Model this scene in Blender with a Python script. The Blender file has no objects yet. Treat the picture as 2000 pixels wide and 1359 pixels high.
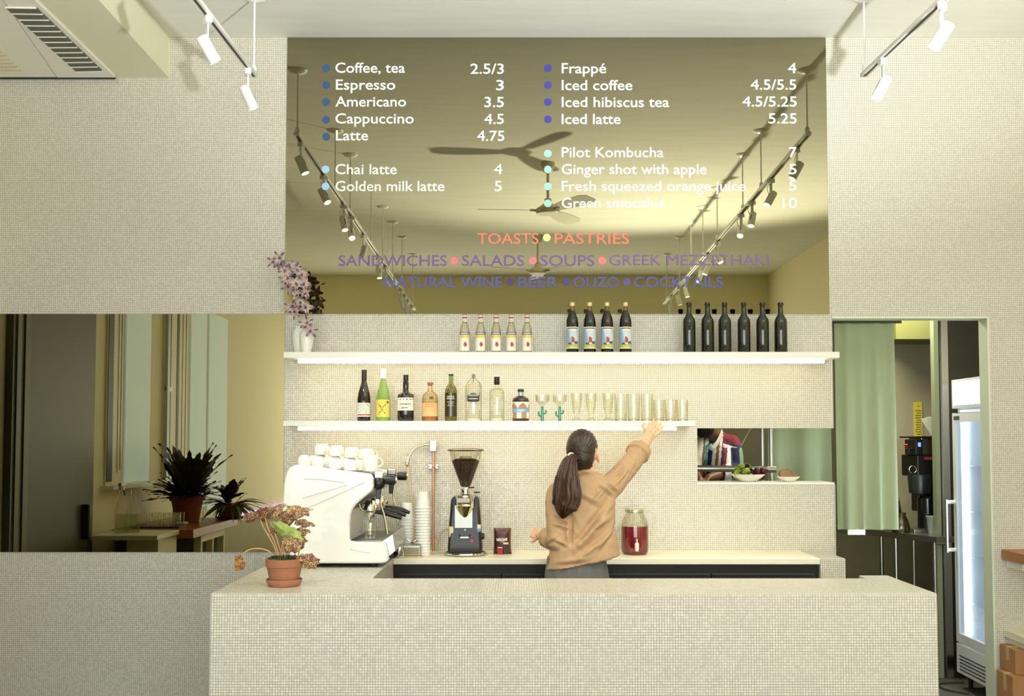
import bpy, bmesh, math, random
import numpy as np
from mathutils import Vector, Matrix, Euler
random.seed(7)
R = math.radians; PI = math.pi
SC = bpy.context.scene
COL = SC.collection
# ------------------------------------------------------------------ camera
F = 2112.0; TILT = math.atan(.048); EYE = 1.62; WY = 6.5; MY = WY - .006
cam_d = bpy.data.cameras.new('camera'); cam = bpy.data.objects.new('camera', cam_d); COL.objects.link(cam)
cam.location = (0, 0, EYE); cam.rotation_euler = (PI/2 + TILT, 0, 0)
cam_d.sensor_width = 36; cam_d.lens = F/2000*36; cam_d.shift_x = -.005; cam_d.shift_y = 79/2000
cam_d.clip_start = .05; cam_d.clip_end = 60
SC.camera = cam
# ------------------------------------------------------------------ world, exposure
vs = SC.view_settings; vs.view_transform = 'Standard'; vs.look = 'None'; vs.gamma = 1; vs.use_curve_mapping = False
vs.exposure = 0.0
SC.cycles.use_denoising = True; SC.cycles.max_bounces = 10; SC.cycles.diffuse_bounces = 5; SC.cycles.glossy_bounces = 5
SC.cycles.transparent_max_bounces = 24; SC.cycles.transmission_bounces = 6
SC.cycles.caustics_reflective = False; SC.cycles.caustics_refractive = False; SC.cycles.sample_clamp_indirect = 6
w = bpy.data.worlds.new('world'); SC.world = w; w.use_nodes = True
w.node_tree.nodes['Background'].inputs[0].default_value = (.75, .85, 1, 1)
w.node_tree.nodes['Background'].inputs[1].default_value = .6
def light(name, kind, loc, energy, color=(1, 1, 1), target=None, **kw):
    d = bpy.data.lights.new(name, kind); d.energy = energy; d.color = color
    for k, v in kw.items(): setattr(d, k, v)
    o = bpy.data.objects.new(name, d); COL.objects.link(o); o.location = loc
    if target is not None:
        o.rotation_euler = (Vector(target) - Vector(loc)).to_track_quat('-Z', 'Y').to_euler()
    return o
# photographer's lamp bounced off the ceiling
light('bounce_lamp', 'SPOT', (1.8, 1.5, 1.35), 1180, (.97, 1, 1), (1.35, 2.7, 4.08), spot_size=R(108), spot_blend=.5, shadow_soft_size=.09)
# daylight coming in through the shop window behind the camera
light('window_daylight', 'AREA', (0, -3.16, 1.75), 335, (.95, .99, 1), (0, 3, 1.75), shape='RECTANGLE', size=6.0, size_y=2.9)
light('kitchen_fill', 'AREA', (2.6, 7.6, 2.85), 55, (1, .97, .75), (2.6, 7.6, 0), shape='RECTANGLE', size=1.2, size_y=.6)  # unseen fill light added to brighten the kitchen
# ------------------------------------------------------------------ pixel helpers (photograph pixel -> place in the room)
ct, st = math.cos(TILT), math.sin(TILT)
def ray(px, py):
    a = (px - 1010)/F; b = (758.5 - py)/F
    return Vector((a, ct - b*st, st + b*ct))
def P(px, py, Y):
    d = ray(px, py); return Vector((0, 0, EYE)) + d*(Y/d.y)
def PZ(px, py, z):
    d = ray(px, py); return Vector((0, 0, EYE)) + d*((z - EYE)/d.z)
def V(px, py, Z2):                      # seen in the mirror: fold back into the room
    p = P(px, py, Z2); return Vector((p.x, 2*MY - p.y, p.z))
def VX(px, X):                          # depth at which a mirrored wall x = X shows at column px
    return X*F/(px - 1010)
CEIL = P(1000, 73, WY).z
# ------------------------------------------------------------------ materials
MATS = {}
def srgb(r, g, b):
    f = lambda c: (c/255/12.92) if c/255 <= .04045 else ((c/255 + .055)/1.055)**2.4
    return (f(r), f(g), f(b), 1)
def mat(name, rgb, rough=.5, metal=0, trans=0, emis=None, es=0, noise=0, nscale=20, bump=0, bscale=40, spec=None, sheen=0, coat=0, stretch=None, rgb2=None):
    if name in MATS: return MATS[name]
    m = bpy.data.materials.new(name); m.use_nodes = True; MATS[name] = m
    nt = m.node_tree; b = nt.nodes['Principled BSDF']
    c = srgb(*rgb)
    b.inputs['Base Color'].default_value = c; b.inputs['Roughness'].default_value = rough; b.inputs['Metallic'].default_value = metal
    b.inputs['Transmission Weight'].default_value = trans
    if spec is not None: b.inputs['Specular IOR Level'].default_value = spec
    if coat: b.inputs['Coat Weight'].default_value = coat
    if emis: b.inputs['Emission Color'].default_value = srgb(*emis); b.inputs['Emission Strength'].default_value = es
    def nz(scale):
        tc = nt.nodes.new('ShaderNodeTexCoord'); n = nt.nodes.new('ShaderNodeTexNoise'); n.inputs['Scale'].default_value = scale
        n.inputs['Detail'].default_value = 5
        src = tc.outputs['Object']
        if stretch:
            mp = nt.nodes.new('ShaderNodeMapping'); mp.inputs['Scale'].default_value = stretch
            nt.links.new(src, mp.inputs[0]); src = mp.outputs[0]
        nt.links.new(src, n.inputs['Vector']); return n
    if noise or rgb2:
        n = nz(nscale); r = nt.nodes.new('ShaderNodeValToRGB')
        c2 = srgb(*rgb2) if rgb2 else tuple(v*(1 - noise) for v in c[:3]) + (1,)
        r.color_ramp.elements[0].position = .38; r.color_ramp.elements[1].position = .62
        r.color_ramp.elements[0].color = c2; r.color_ramp.elements[1].color = c
        nt.links.new(n.outputs['Fac'], r.inputs[0]); nt.links.new(r.outputs[0], b.inputs['Base Color'])
    if bump:
        n = nz(bscale); bp = nt.nodes.new('ShaderNodeBump'); bp.inputs['Strength'].default_value = bump; bp.inputs['Distance'].default_value = .01
        nt.links.new(n.outputs['Fac'], bp.inputs['Height']); nt.links.new(bp.outputs[0], b.inputs['Normal'])
    return m
def glassy(name, rgb, opac=.12, edge=.75, rough=.02, gl=(1, 1, 1)):
    """thin tinted glass: transparent body, reflections and darker tint growing towards the rim"""
    if name in MATS: return MATS[name]
    m = bpy.data.materials.new(name); m.use_nodes = True; MATS[name] = m
    nt = m.node_tree; nt.nodes.clear(); N = nt.nodes.new; L = nt.links.new
    out = N('ShaderNodeOutputMaterial'); tr = N('ShaderNodeBsdfTransparent'); g = N('ShaderNodeBsdfGlossy'); g.inputs['Roughness'].default_value = rough
    g.inputs['Color'].default_value = (*gl, 1)
    lw = N('ShaderNodeLayerWeight'); lw.inputs[0].default_value = .35
    mc = N('ShaderNodeMix'); mc.data_type = 'RGBA'; c = srgb(*rgb)
    mc.inputs[6].default_value = c; mc.inputs[7].default_value = tuple(v*edge for v in c[:3]) + (1,)
    L(lw.outputs['Facing'], mc.inputs[0]); L(mc.outputs[2], tr.inputs[0])
    ma = N('ShaderNodeMath'); ma.operation = 'MULTIPLY_ADD'; L(lw.outputs['Fresnel'], ma.inputs[0]); ma.inputs[1].default_value = .3; ma.inputs[2].default_value = opac*.12
    mx = N('ShaderNodeMixShader'); L(ma.outputs[0], mx.inputs[0]); L(tr.outputs[0], mx.inputs[1]); L(g.outputs[0], mx.inputs[2]); L(mx.outputs[0], out.inputs[0])
    return m
def tile_mat(name, tile, grout, pitch=.0116, g=.10, spark=.13):
    m = bpy.data.materials.new(name); m.use_nodes = True; MATS[name] = m
    nt = m.node_tree; N = nt.nodes.new; L = nt.links.new; b = nt.nodes['Principled BSDF']
    def M(op, a, bb=None, cc=None):
        n = N('ShaderNodeMath'); n.operation = op
        for i, v in enumerate((a, bb, cc)):
            if v is None: continue
            if isinstance(v, (int, float)): n.inputs[i].default_value = v
            else: L(v, n.inputs[i])
        return n.outputs[0]
    geo = N('ShaderNodeNewGeometry'); sp = N('ShaderNodeSeparateXYZ'); sn = N('ShaderNodeSeparateXYZ')
    L(geo.outputs['Position'], sp.inputs[0]); L(geo.outputs['True Normal'], sn.inputs[0])
    line = None; fl = []
    for i in range(3):
        s = M('DIVIDE', M('ADD', sp.outputs[i], 20.0031), pitch)
        fl.append(M('FLOOR', s))
        d = M('ABSOLUTE', M('SUBTRACT', M('FRACT', s), .5))
        mr = N('ShaderNodeMapRange'); mr.interpolation_type = 'SMOOTHSTEP'
        L(d, mr.inputs[0]); mr.inputs[1].default_value = .5 - g - .05; mr.inputs[2].default_value = .5 - g + .05
        act = M('LESS_THAN', M('ABSOLUTE', sn.outputs[i]), .6)
        ln = M('MULTIPLY', mr.outputs[0], act)
        line = ln if line is None else M('MAXIMUM', line, ln)
    cb = N('ShaderNodeCombineXYZ')
    for i in range(3): L(fl[i], cb.inputs[i])
    wn = N('ShaderNodeTexWhiteNoise'); wn.noise_dimensions = '3D'; L(cb.outputs[0], wn.inputs[0])
    big = N('ShaderNodeTexNoise'); big.inputs['Scale'].default_value = 1.3; L(geo.outputs['Position'], big.inputs['Vector'])
    ma = N('ShaderNodeMix'); ma.data_type = 'RGBA'; c = srgb(*tile)
    ma.inputs[6].default_value = tuple(v*.86 for v in c[:3]) + (1,); ma.inputs[7].default_value = tuple(min(1, v*1.08) for v in c[:3]) + (1,)
    L(M('MULTIPLY_ADD', wn.outputs[0], .7, M('MULTIPLY', big.outputs[0], .3)), ma.inputs[0])
    mg = N('ShaderNodeMix'); mg.data_type = 'RGBA'; L(line, mg.inputs[0]); L(ma.outputs[2], mg.inputs[6]); mg.inputs[7].default_value = srgb(*grout)
    L(mg.outputs[2], b.inputs['Base Color'])
    L(M('MULTIPLY_ADD', line, .55, .19), b.inputs['Roughness'])
    # every little tile lies a touch out of true
    vm = N('ShaderNodeVectorMath'); vm.operation = 'SUBTRACT'; L(wn.outputs[1], vm.inputs[0]); vm.inputs[1].default_value = (.5, .5, .5)
    v2 = N('ShaderNodeVectorMath'); v2.operation = 'SCALE'; L(vm.outputs[0], v2.inputs[0]); v2.inputs['Scale'].default_value = spark
    v3 = N('ShaderNodeVectorMath'); v3.operation = 'ADD'; L(v2.outputs[0], v3.inputs[0]); L(geo.outputs['Normal'], v3.inputs[1])
    v4 = N('ShaderNodeVectorMath'); v4.operation = 'NORMALIZE'; L(v3.outputs[0], v4.inputs[0])
    bp = N('ShaderNodeBump'); bp.inputs['Strength'].default_value = .5; bp.inputs['Distance'].default_value = .0008; bp.invert = True
    L(line, bp.inputs['Height']); L(v4.outputs[0], bp.inputs['Normal']); L(bp.outputs[0], b.inputs['Normal'])
    return m
TILE = tile_mat('cream_mosaic', (226, 222, 208), (156, 149, 130))
PLASTER = mat('ceiling_plaster', (230, 229, 218), .85, noise=.05, nscale=1.5, stretch=(1, 6, 1), bump=.12, bscale=3)
CREAM = mat('cream_paint', (240, 230, 194), .7)
WHITE = mat('white_satin', (238, 236, 226), .35)
WHITEM = mat('white_metal', (236, 236, 232), .3, coat=.3)
SLAB = mat('white_stone_slab', (240, 234, 208), .3)
CHROME = mat('chrome', (225, 222, 212), .08, 1)
STEEL = mat('brushed_steel', (190, 188, 180), .28, 1)
BLACK = mat('black_plastic', (22, 21, 20), .35)
DARK = mat('dark_recess', (20, 18, 15), .5)
BRONZE = mat('bronze_mirror_glass', (151, 145, 118), .0, 1)
WHITEGLZ = mat('white_glaze', (240, 238, 228), .15)
CLEAR = glassy('clear_glass', (254, 254, 250), .12, .82)
PORC = mat('white_porcelain', (244, 241, 230), .12)
# ------------------------------------------------------------------ mesh building
class MB:
    def __init__(s): s.v = []; s.f = []; s.mi = []; s.cur = 0
    def add(s, vs, fs):
        n = len(s.v); s.v += [tuple(p) for p in vs]; s.f += [tuple(i + n for i in f) for f in fs]; s.mi += [s.cur]*len(fs); return s
    def box(s, a, b):
        x0, y0, z0 = a; x1, y1, z1 = b
        if x0 > x1: x0, x1 = x1, x0
        if y0 > y1: y0, y1 = y1, y0
        if z0 > z1: z0, z1 = z1, z0
        return s.add([(x0, y0, z0), (x1, y0, z0), (x1, y1, z0), (x0, y1, z0), (x0, y0, z1), (x1, y0, z1), (x1, y1, z1), (x0, y1, z1)],
                     [(0, 3, 2, 1), (4, 5, 6, 7), (0, 1, 5, 4), (1, 2, 6, 5), (2, 3, 7, 6), (3, 0, 4, 7)])
    def lathe(s, prof, c=(0, 0, 0), n=24, axis='z', sx=1, sy=1):
        vs = []; fs = []; m = len(prof)
        for i, (r, z) in enumerate(prof):
            for k in range(n):
                a = 2*PI*k/n; p = (r*math.cos(a)*sx, r*math.sin(a)*sy, z)
                if axis == 'x': p = (p[2], p[0], p[1])
                if axis == 'y': p = (p[0], p[2], p[1])
                vs.append((p[0] + c[0], p[1] + c[1], p[2] + c[2]))
        for i in range(m - 1):
            for k in range(n):
                q = (i*n + k, i*n + (k + 1) % n, (i + 1)*n + (k + 1) % n, (i + 1)*n + k)
                fs.append(q)
        if prof[0][0] > 1e-5: fs.append(tuple(range(n))[::-1])
        if prof[-1][0] > 1e-5: fs.append(tuple((m - 1)*n + k for k in range(n)))
        return s.add(vs, fs)
    def tube(s, pts, rad, n=12, cap=True, flat=None):
        pts = [Vector(p) for p in pts]
        if not hasattr(rad, '__len__'): rad = [rad]*len(pts)
        vs = []; fs = []; up = None
        for i, p in enumerate(pts):
            t = (pts[min(i + 1, len(pts) - 1)] - pts[max(i - 1, 0)])
            t = t.normalized() if t.length > 1e-9 else Vector((0, 0, 1))
            if up is None:
                up = Vector((0, 0, 1)) if abs(t.z) < .9 else Vector((0, 1, 0))
            u = (up - t*up.dot(t)); u = u.normalized() if u.length > 1e-6 else t.orthogonal().normalized()
            w_ = t.cross(u); up = u
            r = rad[i]; ra, rb = (r if hasattr(r, '__len__') else (r, r))
            for k in range(n):
                a = 2*PI*k/n; vs.append(p + u*(ra*math.cos(a)) + w_*(rb*math.sin(a)))
        for i in range(len(pts) - 1):
            for k in range(n):
                fs.append((i*n + k, i*n + (k + 1) % n, (i + 1)*n + (k + 1) % n, (i + 1)*n + k))
        if cap:
            fs.append(tuple(range(n))[::-1]); fs.append(tuple((len(pts) - 1)*n + k for k in range(n)))
        return s.add(vs, fs)
    def ball(s, c, r, n=12, m=8):
        rx, ry, rz = r if hasattr(r, '__len__') else (r, r, r)
        prof = [(math.sin(PI*i/m), -math.cos(PI*i/m)) for i in range(m + 1)]
        vs = []; fs = []
        for i, (q, z) in enumerate(prof):
            for k in range(n):
                a = 2*PI*k/n; vs.append((c[0] + q*math.cos(a)*rx, c[1] + q*math.sin(a)*ry, c[2] + z*rz))
        for i in range(m):
            for k in range(n): fs.append((i*n + k, i*n + (k + 1) % n, (i + 1)*n + (k + 1) % n, (i + 1)*n + k))
        return s.add(vs, fs)
    def limb(s, pts, rad, n=14):
        """tapering limb with rounded ends"""
        pts = smooth_path([Vector(p) for p in pts], 4); rr = np.interp(np.linspace(0, 1, len(pts)), np.linspace(0, 1, len(rad)), rad)
        s.tube(pts, list(rr), n); s.ball(pts[0], rr[0]); s.ball(pts[-1], rr[-1]); return s
    def prism(s, poly, y0, y1, axis='y'):
        n = len(poly)
        def q(a, b, c):
            return {'y': (a, c, b), 'x': (c, a, b), 'z': (a, b, c)}[axis]
        vs = [q(a, b, y0) for a, b in poly] + [q(a, b, y1) for a, b in poly]
        fs = [tuple(range(n)), tuple(range(n, 2*n))[::-1]] + [(i, i + n, (i + 1) % n + n, (i + 1) % n) for i in range(n)]
        return s.add(vs, fs)
    def torus(s, c, R_, r, n=24, m=8, axis='z', a0=0, a1=2*PI):
        pts = []
        for i in range(n + 1):
            a = a0 + (a1 - a0)*i/n; p = (R_*math.cos(a), R_*math.sin(a), 0)
            if axis == 'y': p = (p[0], 0, p[1])
            if axis == 'x': p = (0, p[0], p[1])
            pts.append(Vector(p) + Vector(c))
        return s.tube(pts, r, m, cap=abs(a1 - a0) < 6.2)
    def xform(s, M_):
        s.v = [tuple(M_ @ Vector(p)) for p in s.v]; return s
    def mesh(s, name='mesh', smooth=35, fix=True):
        me = bpy.data.meshes.new(name); me.from_pydata(s.v, [], s.f); me.update()
        for i, p in enumerate(me.polygons): p.material_index = s.mi[i]
        if fix:
            bm = bmesh.new(); bm.from_mesh(me); bmesh.ops.remove_doubles(bm, verts=bm.verts, dist=1e-6)
            bmesh.ops.recalc_face_normals(bm, faces=bm.faces); bm.to_mesh(me); bm.free()
        if smooth:
            me.polygons.foreach_set('use_smooth', [True]*len(me.polygons)); me.set_sharp_from_angle(angle=R(smooth))
        return me
def smooth_path(pts, k=4):
    if len(pts) < 3: return pts
    out = []
    for i in range(len(pts) - 1):
        p0 = pts[max(i - 1, 0)]; p1 = pts[i]; p2 = pts[i + 1]; p3 = pts[min(i + 2, len(pts) - 1)]
        for j in range(k):
            t = j/k
            out.append(.5*((2*p1) + (p2 - p0)*t + (2*p0 - 5*p1 + 4*p2 - p3)*t*t + (3*p1 - p0 - 3*p2 + p3)*t**3))
    out.append(pts[-1]); return out
def link(name, me, mats, parent=None, loc=None, rot=None):
    o = bpy.data.objects.new(name, me); COL.objects.link(o)
    if not isinstance(mats, (list, tuple)): mats = [mats]
    if not me.materials:
        for m in mats: me.materials.append(m)
    if parent is not None: o.parent = parent
    if loc is not None: o.location = loc
    if rot is not None: o.rotation_euler = rot
    return o
def part(name, mb, mats, parent=None, smooth=35, label=None, bev=0, seg=2, fix=True, **k):
    o = link(name, mb.mesh(name, smooth, fix), mats, parent, **k)
    if label: o['label'] = label
    if bev:
        m = o.modifiers.new('bevel', 'BEVEL'); m.width = bev; m.segments = seg; m.limit_method = 'ANGLE'; m.angle_limit = R(40)
    return o
def tag(o, label, cat, group=None, kind=None):
    o['label'] = label; o['category'] = cat
    if group: o['group'] = group
    if kind: o['kind'] = kind
    return o
def thing(name, label, cat, loc=(0, 0, 0), rot=(0, 0, 0), group=None):
    o = bpy.data.objects.new(name, None); COL.objects.link(o); o.empty_display_size = .05
    o.location = loc; o.rotation_euler = rot; return tag(o, label, cat, group)
def struct(name, mb, mats, parent=None, smooth=0, **k):
    o = part(name, mb, mats, parent, smooth, **k); o['kind'] = 'structure'; return o
def dup(root, loc=None, rot=None, label=None, group=None):
    def cp(o, par):
        c = o.copy(); COL.objects.link(c); c.parent = par
        for ch in [x for x in bpy.data.objects if x.parent == o]: cp(ch, c)
        return c
    r = cp(root, None)
    if loc is not None: r.location = loc
    if rot is not None: r.rotation_euler = rot
    if label: r['label'] = label
    if group: r['group'] = group
    return r
_T = {}
def text2d(s, offset=.012, ext=0):
    """flat letters from the built-in font: vertices in the x/y plane, cap height 1"""
    key = (s, offset)
    if key in _T: return _T[key]
    c = bpy.data.curves.new('t', 'FONT'); c.body = s; c.size = 1; c.offset = offset; c.resolution_u = 3
    o = bpy.data.objects.new('t', c); COL.objects.link(o)
    dg = bpy.context.evaluated_depsgraph_get(); me = bpy.data.meshes.new_from_object(o.evaluated_get(dg))
    vs = np.array([v.co[:2] for v in me.vertices]); fs = [tuple(p.vertices) for p in me.polygons]
    bpy.data.objects.remove(o); bpy.data.curves.remove(c); bpy.data.meshes.remove(me)
    _T[key] = (vs, fs); return vs, fs
CAPH = None
def cap_h():
    global CAPH
    if CAPH is None:
        v, _ = text2d('H'); CAPH = float(v[:, 1].max() - v[:, 1].min())
    return CAPH
def evalmesh(o):
    dg = bpy.context.evaluated_depsgraph_get(); dg.update()
    me = bpy.data.meshes.new_from_object(o.evaluated_get(dg)); return me
def fuse(mb, voxel=.006, it=3, fac=.5):
    """weld overlapping solids into one continuous skin"""
    me = mb.mesh('f', 0); o = bpy.data.objects.new('f', me); COL.objects.link(o)
    m = o.modifiers.new('r', 'REMESH'); m.mode = 'VOXEL'; m.voxel_size = voxel
    if it: s = o.modifiers.new('s', 'SMOOTH'); s.iterations = it; s.factor = fac
    out = evalmesh(o); bpy.data.objects.remove(o); bpy.data.meshes.remove(me)
    out.polygons.foreach_set('use_smooth', [True]*len(out.polygons)); return out
def coords(me):
    a = np.empty(len(me.vertices)*3); me.vertices.foreach_get('co', a); return a.reshape(-1, 3)
def normals(me):
    a = np.empty(len(me.vertices)*3); me.vertices.foreach_get('normal', a); return a.reshape(-1, 3)
def setco(me, a): me.vertices.foreach_set('co', a.reshape(-1)); me.update()
# ================================================================== the setting
XL, XR, YB = -3.3, 3.75, -3.1
X0 = lambda px, Y=WY, py=860: P(px, py, Y).x
Z0 = lambda py, Y=WY: P(1010, py, Y).z
WXR = P(1629, 900, WY).x; PXL = P(1362, 890, WY).x; DXR = P(1937, 900, WY).x
Zp1, Zp0 = Z0(836), Z0(942); ZD = Z0(618)
struct('floor', MB().box((XL - .2, YB, -.1), (4.6, 10.2, 0)), mat('dark_concrete_floor', (96, 92, 82), .45, noise=.3, nscale=4))
struct('ceiling', MB().box((XL - .2, YB, CEIL), (XR + .2, WY + .13, CEIL + .1)), PLASTER)
b = MB()
b.box((XL, WY, 0), (PXL, WY + .1, CEIL))
b.box((PXL, WY, Zp1), (WXR, WY + .1, CEIL))
b.box((PXL, WY, 0), (WXR, WY + .1, Zp0 - .012))
b.box((WXR, WY, ZD), (DXR, WY + .1, CEIL))
b.box((DXR, WY, 0), (XR, WY + .1, CEIL))
struct('wall_back', b, TILE)
struct('wall_left', MB().box((XL - .12, YB, 0), (XL, WY + .1, CEIL)), CREAM)
struct('wall_right', MB().box((XR, YB, 0), (XR + .12, WY + .1, CEIL)), CREAM)
b = MB(); b.box((XL, YB - .1, 0), (XR, YB, .25)).box((XL, YB - .1, 3.25), (XR, YB, CEIL))
b.box((XL, YB - .1, .25), (-3.1, YB, 3.25)).box((3.1, YB - .1, .25), (XR, YB, 3.25))
struct('wall_front', b, mat('olive_grey_paint', (240, 234, 196), .7))
b = MB()
for x in (-3.1, -1.05, 1.0, 3.05): b.box((x, YB - .05, .25), (x + .05, YB, 3.25))
for z in (.25, 2.5, 3.2): b.box((-3.1, YB - .045, z), (3.1, YB - .002, z + .05))
struct('window_3', b, mat('shopfront_frame', (60, 62, 58), .4))
# doorway lining
struct('trim_1', MB().box((DXR - .012, WY - .004, 0), (DXR, WY + .12, ZD)).box((WXR, WY - .004, ZD - .012), (DXR - .012, WY + .12, ZD)), mat('pale_green_white_trim', (214, 222, 200), .4))
struct('trim_2', MB().box((PXL, WY - .003, Zp0 - .012), (WXR, WY + .26, Zp0)), WHITE)
struct('trim_3', MB().box((WXR - .002, WY + .0, 0), (WXR + .004, WY + .1, Zp0 - .012)), WHITE)
# kitchen shell behind
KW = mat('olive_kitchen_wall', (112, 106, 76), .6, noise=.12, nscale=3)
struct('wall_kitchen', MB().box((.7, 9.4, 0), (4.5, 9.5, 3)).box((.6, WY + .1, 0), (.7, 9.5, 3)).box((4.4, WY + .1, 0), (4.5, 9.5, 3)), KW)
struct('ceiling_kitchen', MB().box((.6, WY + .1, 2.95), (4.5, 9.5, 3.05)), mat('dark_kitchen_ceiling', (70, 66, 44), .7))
# soffit with recessed air conditioner, top left
ZS = P(330, 152, WY).z
sk = .02
SX = P(330, 152, WY).x
b = MB(); b.prism([(XL, WY), (SX, WY), (SX + sk*3, WY - 3), (XL, WY - 3)], ZS, CEIL, 'z')
struct('trim_4', b, CREAM if False else mat('soffit_plaster', (226, 224, 196), .8))
ac = thing('air_conditioner', 'white ceiling air conditioner recessed in the soffit at upper left', 'air conditioner', PZ(120, 100, ZS))
def acp(px, py, z=ZS - .012): return PZ(px, py, z) - ac.location
def flat(pts, z0, z1):
    return MB().prism([(p[0], p[1]) for p in pts], z0, z1, 'z')
A = [acp(225, 150), acp(67, -2), acp(-70, -2), acp(-70, 150)]
part('panel', flat([acp(225, 150), acp(67, -2), acp(6, -2), acp(112, 150)], -.016, .0), WHITE, ac)
part('panel', flat([acp(110, 150), acp(4, -2), acp(-190, -2), acp(-90, 150)], -.014, .0), WHITE, ac)
part('end_gap', flat([acp(226, 157), acp(224, 150), acp(-90, 150), acp(-95, 157)], -.01, .0), mat('navy_shadow_gap', (24, 26, 44), .6), ac)
g0, g1, g2, g3 = acp(148, 137), acp(200, 136), acp(71, 12), acp(10, 11)
part('grille', flat([g0, g1, g2, g3], -.018, -.0165), mat('grille_black', (28, 27, 24), .6), ac)
def lerp(a, b_, t): return a + (b_ - a)*t
for i in range(13):
    t = i/12; a, c = lerp(g0, g3, t), lerp(g1, g2, t); d = (g3 - g0).normalized()*.003
    part('louvre', flat([a - d, c - d, c + d, a + d], -.026, -.0175), WHITE, ac)
b = MB()
for i in range(26):
    t = (i + .5)/26; a, c = lerp(g0, g1, t), lerp(g3, g2, t); d = Vector((.0016, 0, 0))
    b.prism([((a - d).x, a.y), ((a + d).x, a.y), ((c + d).x, c.y), ((c - d).x, c.y)], -.022, -.0175, 'z')
o = part('fin', b, mat('fin_grey', (120, 117, 104), .5), ac); o['kind'] = 'stuff'
h0, h1, h2, h3 = acp(-25, 135), acp(40, 135), acp(-22, 75), acp(-80, 75)
for i in range(8):
    t = i/8; a, c = lerp(h0, h3, t), lerp(h1, h2, t); d = (h3 - h0).normalized()*.008
    part('louvre', flat([a - d, c - d, c + d, a + d], -.02, -.0145), mat('louvre_beige', (205, 196, 160), .5), ac)
# ------------------------------------------------------------------ mirrors
mx0, mx1, mz0, mz1 = P(556, 610, MY).x, P(1620, 610, MY).x, P(1010, 613, MY).z, CEIL - .003
menu = thing('menu_mirror', 'large bronze tinted mirror with printed drinks menu above the bottle shelf', 'mirror', ((mx0 + mx1)/2, MY, mz0))
ml = menu.location
part('mirror_glass', MB().box(Vector((mx0, MY, mz0)) - ml, Vector((mx1, WY - .001, mz1)) - ml), BRONZE, menu, 0)
lm = thing('wall_mirror', 'low wide bronze tinted mirror on the tiled wall left of the counter', 'mirror', (P(300, 613, MY).x, MY, Z0(1078, MY)))
part('mirror_glass', MB().box((XL - lm.location.x + .003, 0, 0), (P(554, 850, MY).x - lm.location.x, .005, Z0(613, MY) - lm.location.z)), BRONZE, lm, 0)
INKS = {}
def ink(rgb):
    if rgb not in INKS: INKS[rgb] = mat('ink_%d_%d_%d' % rgb, rgb, .6)
    return INKS[rgb]
def menu_text(s, x0, x1, base, rgb, cap=20, word=None):
    v, f = text2d(s, 0 if 'M' in s else .009)
    a = P(x0, base, MY); c = P(x1, base, MY); h = (P(x0, base - cap, MY).z - a.z)/cap_h()
    mn, mxx = v[:, 0].min(), v[:, 0].max(); k = (c.x - a.x)/(mxx - mn)
    b_ = MB(); b_.add([((p[0] - mn)*k + a.x - ml.x, -.0012, p[1]*h + a.z - ml.z) for p in v], f)
    o = part('menu_text', b_, ink(rgb), menu, 0, fix=False); o['label'] = 'menu lettering reading ' + s.replace('/', ' / ')
def dot(x, y, rgb, r=7.6):
    c = P(x, y, MY) - ml; rr = r/F*MY
    b_ = MB(); b_.add([(c.x + rr*math.cos(2*PI*k/28), -.0012, c.z + rr*math.sin(2*PI*k/28)) for k in range(28)], [tuple(range(28))])
    part('menu_dot', b_, ink(rgb), menu, 0, fix=False)
WT = (246, 246, 240)
for s, x0, x1, y in [('Coffee, tea', 655, 791, 142), ('Espresso', 656, 772, 175), ('Americano', 655, 793, 208), ('Cappuccino', 655, 808, 241), ('Latte', 656, 719, 274),
                     ('Chai latte', 655, 775, 340), ('Golden milk latte', 655, 868, 373), ('2.5/3', 919, 984, 144), ('3', 969, 984, 176), ('3.5', 946, 984, 209), ('4.5', 946, 984, 242),
                     ('4.75', 932, 985, 275), ('4', 965, 981, 340), ('5', 966, 980, 373), ('Frappé', 1097, 1184, 143), ('Iced coffee', 1097, 1235, 176), ('Iced hibiscus tea', 1097, 1307, 209),
                     ('Iced latte', 1097, 1212, 242), ('Pilot Kombucha', 1097, 1296, 307), ('Ginger shot with apple', 1097, 1380, 340), ('Fresh squeezed orange juice', 1097, 1456, 373),
                     ('Green smoothie', 1097, 1298, 406), ('4', 1539, 1555, 143), ('4.5/5.5', 1466, 1555, 175), ('4.5/5.25', 1450, 1556, 208), ('5.25', 1501, 1556, 241), ('7', 1541, 1556, 307),
                     ('5', 1541, 1556, 340), ('5', 1541, 1556, 372), ('10', 1528, 1557, 406)]:
    menu_text(s, x0, x1, y, WT)
CO, PU, BL = (232, 128, 100), (122, 88, 150), (86, 88, 162)
for s, x0, x1, y, c in [('TOASTS', 932, 1052, 476, CO), ('PASTRIES', 1083, 1229, 476, CO), ('SANDWICHES', 661, 873, 519, PU), ('SALADS', 902, 1024, 519, PU), ('SOUPS', 1055, 1161, 519, PU),
                        ('GREEK MEZZETHAKI', 1190, 1502, 518, PU), ('NATURAL WINE', 751, 981, 561, BL), ('BEER', 1012, 1090, 561, BL), ('OUZO', 1120, 1209, 561, BL), ('COCKTAILS', 1238, 1412, 561, BL)]:
    menu_text(s, x0, x1, y, c, 21)
for y in (133, 166, 199, 234, 267): dot(637, y, (44, 82, 124))
for y in (331, 364): dot(636, y, (160, 205, 240))
for y in (133, 166, 199, 233): dot(1070, y, (56, 56, 150))
for y in (300, 331, 364, 397): dot(1070, y, (160, 216, 204))
dot(1068, 464, (245, 240, 150))
for x in (887, 1041, 1176): dot(x, 509, (236, 130, 140))
dot(997, 550, (72, 60, 120)); dot(1107, 550, (72, 66, 130)); dot(1224, 550, (92, 84, 150))
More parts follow.
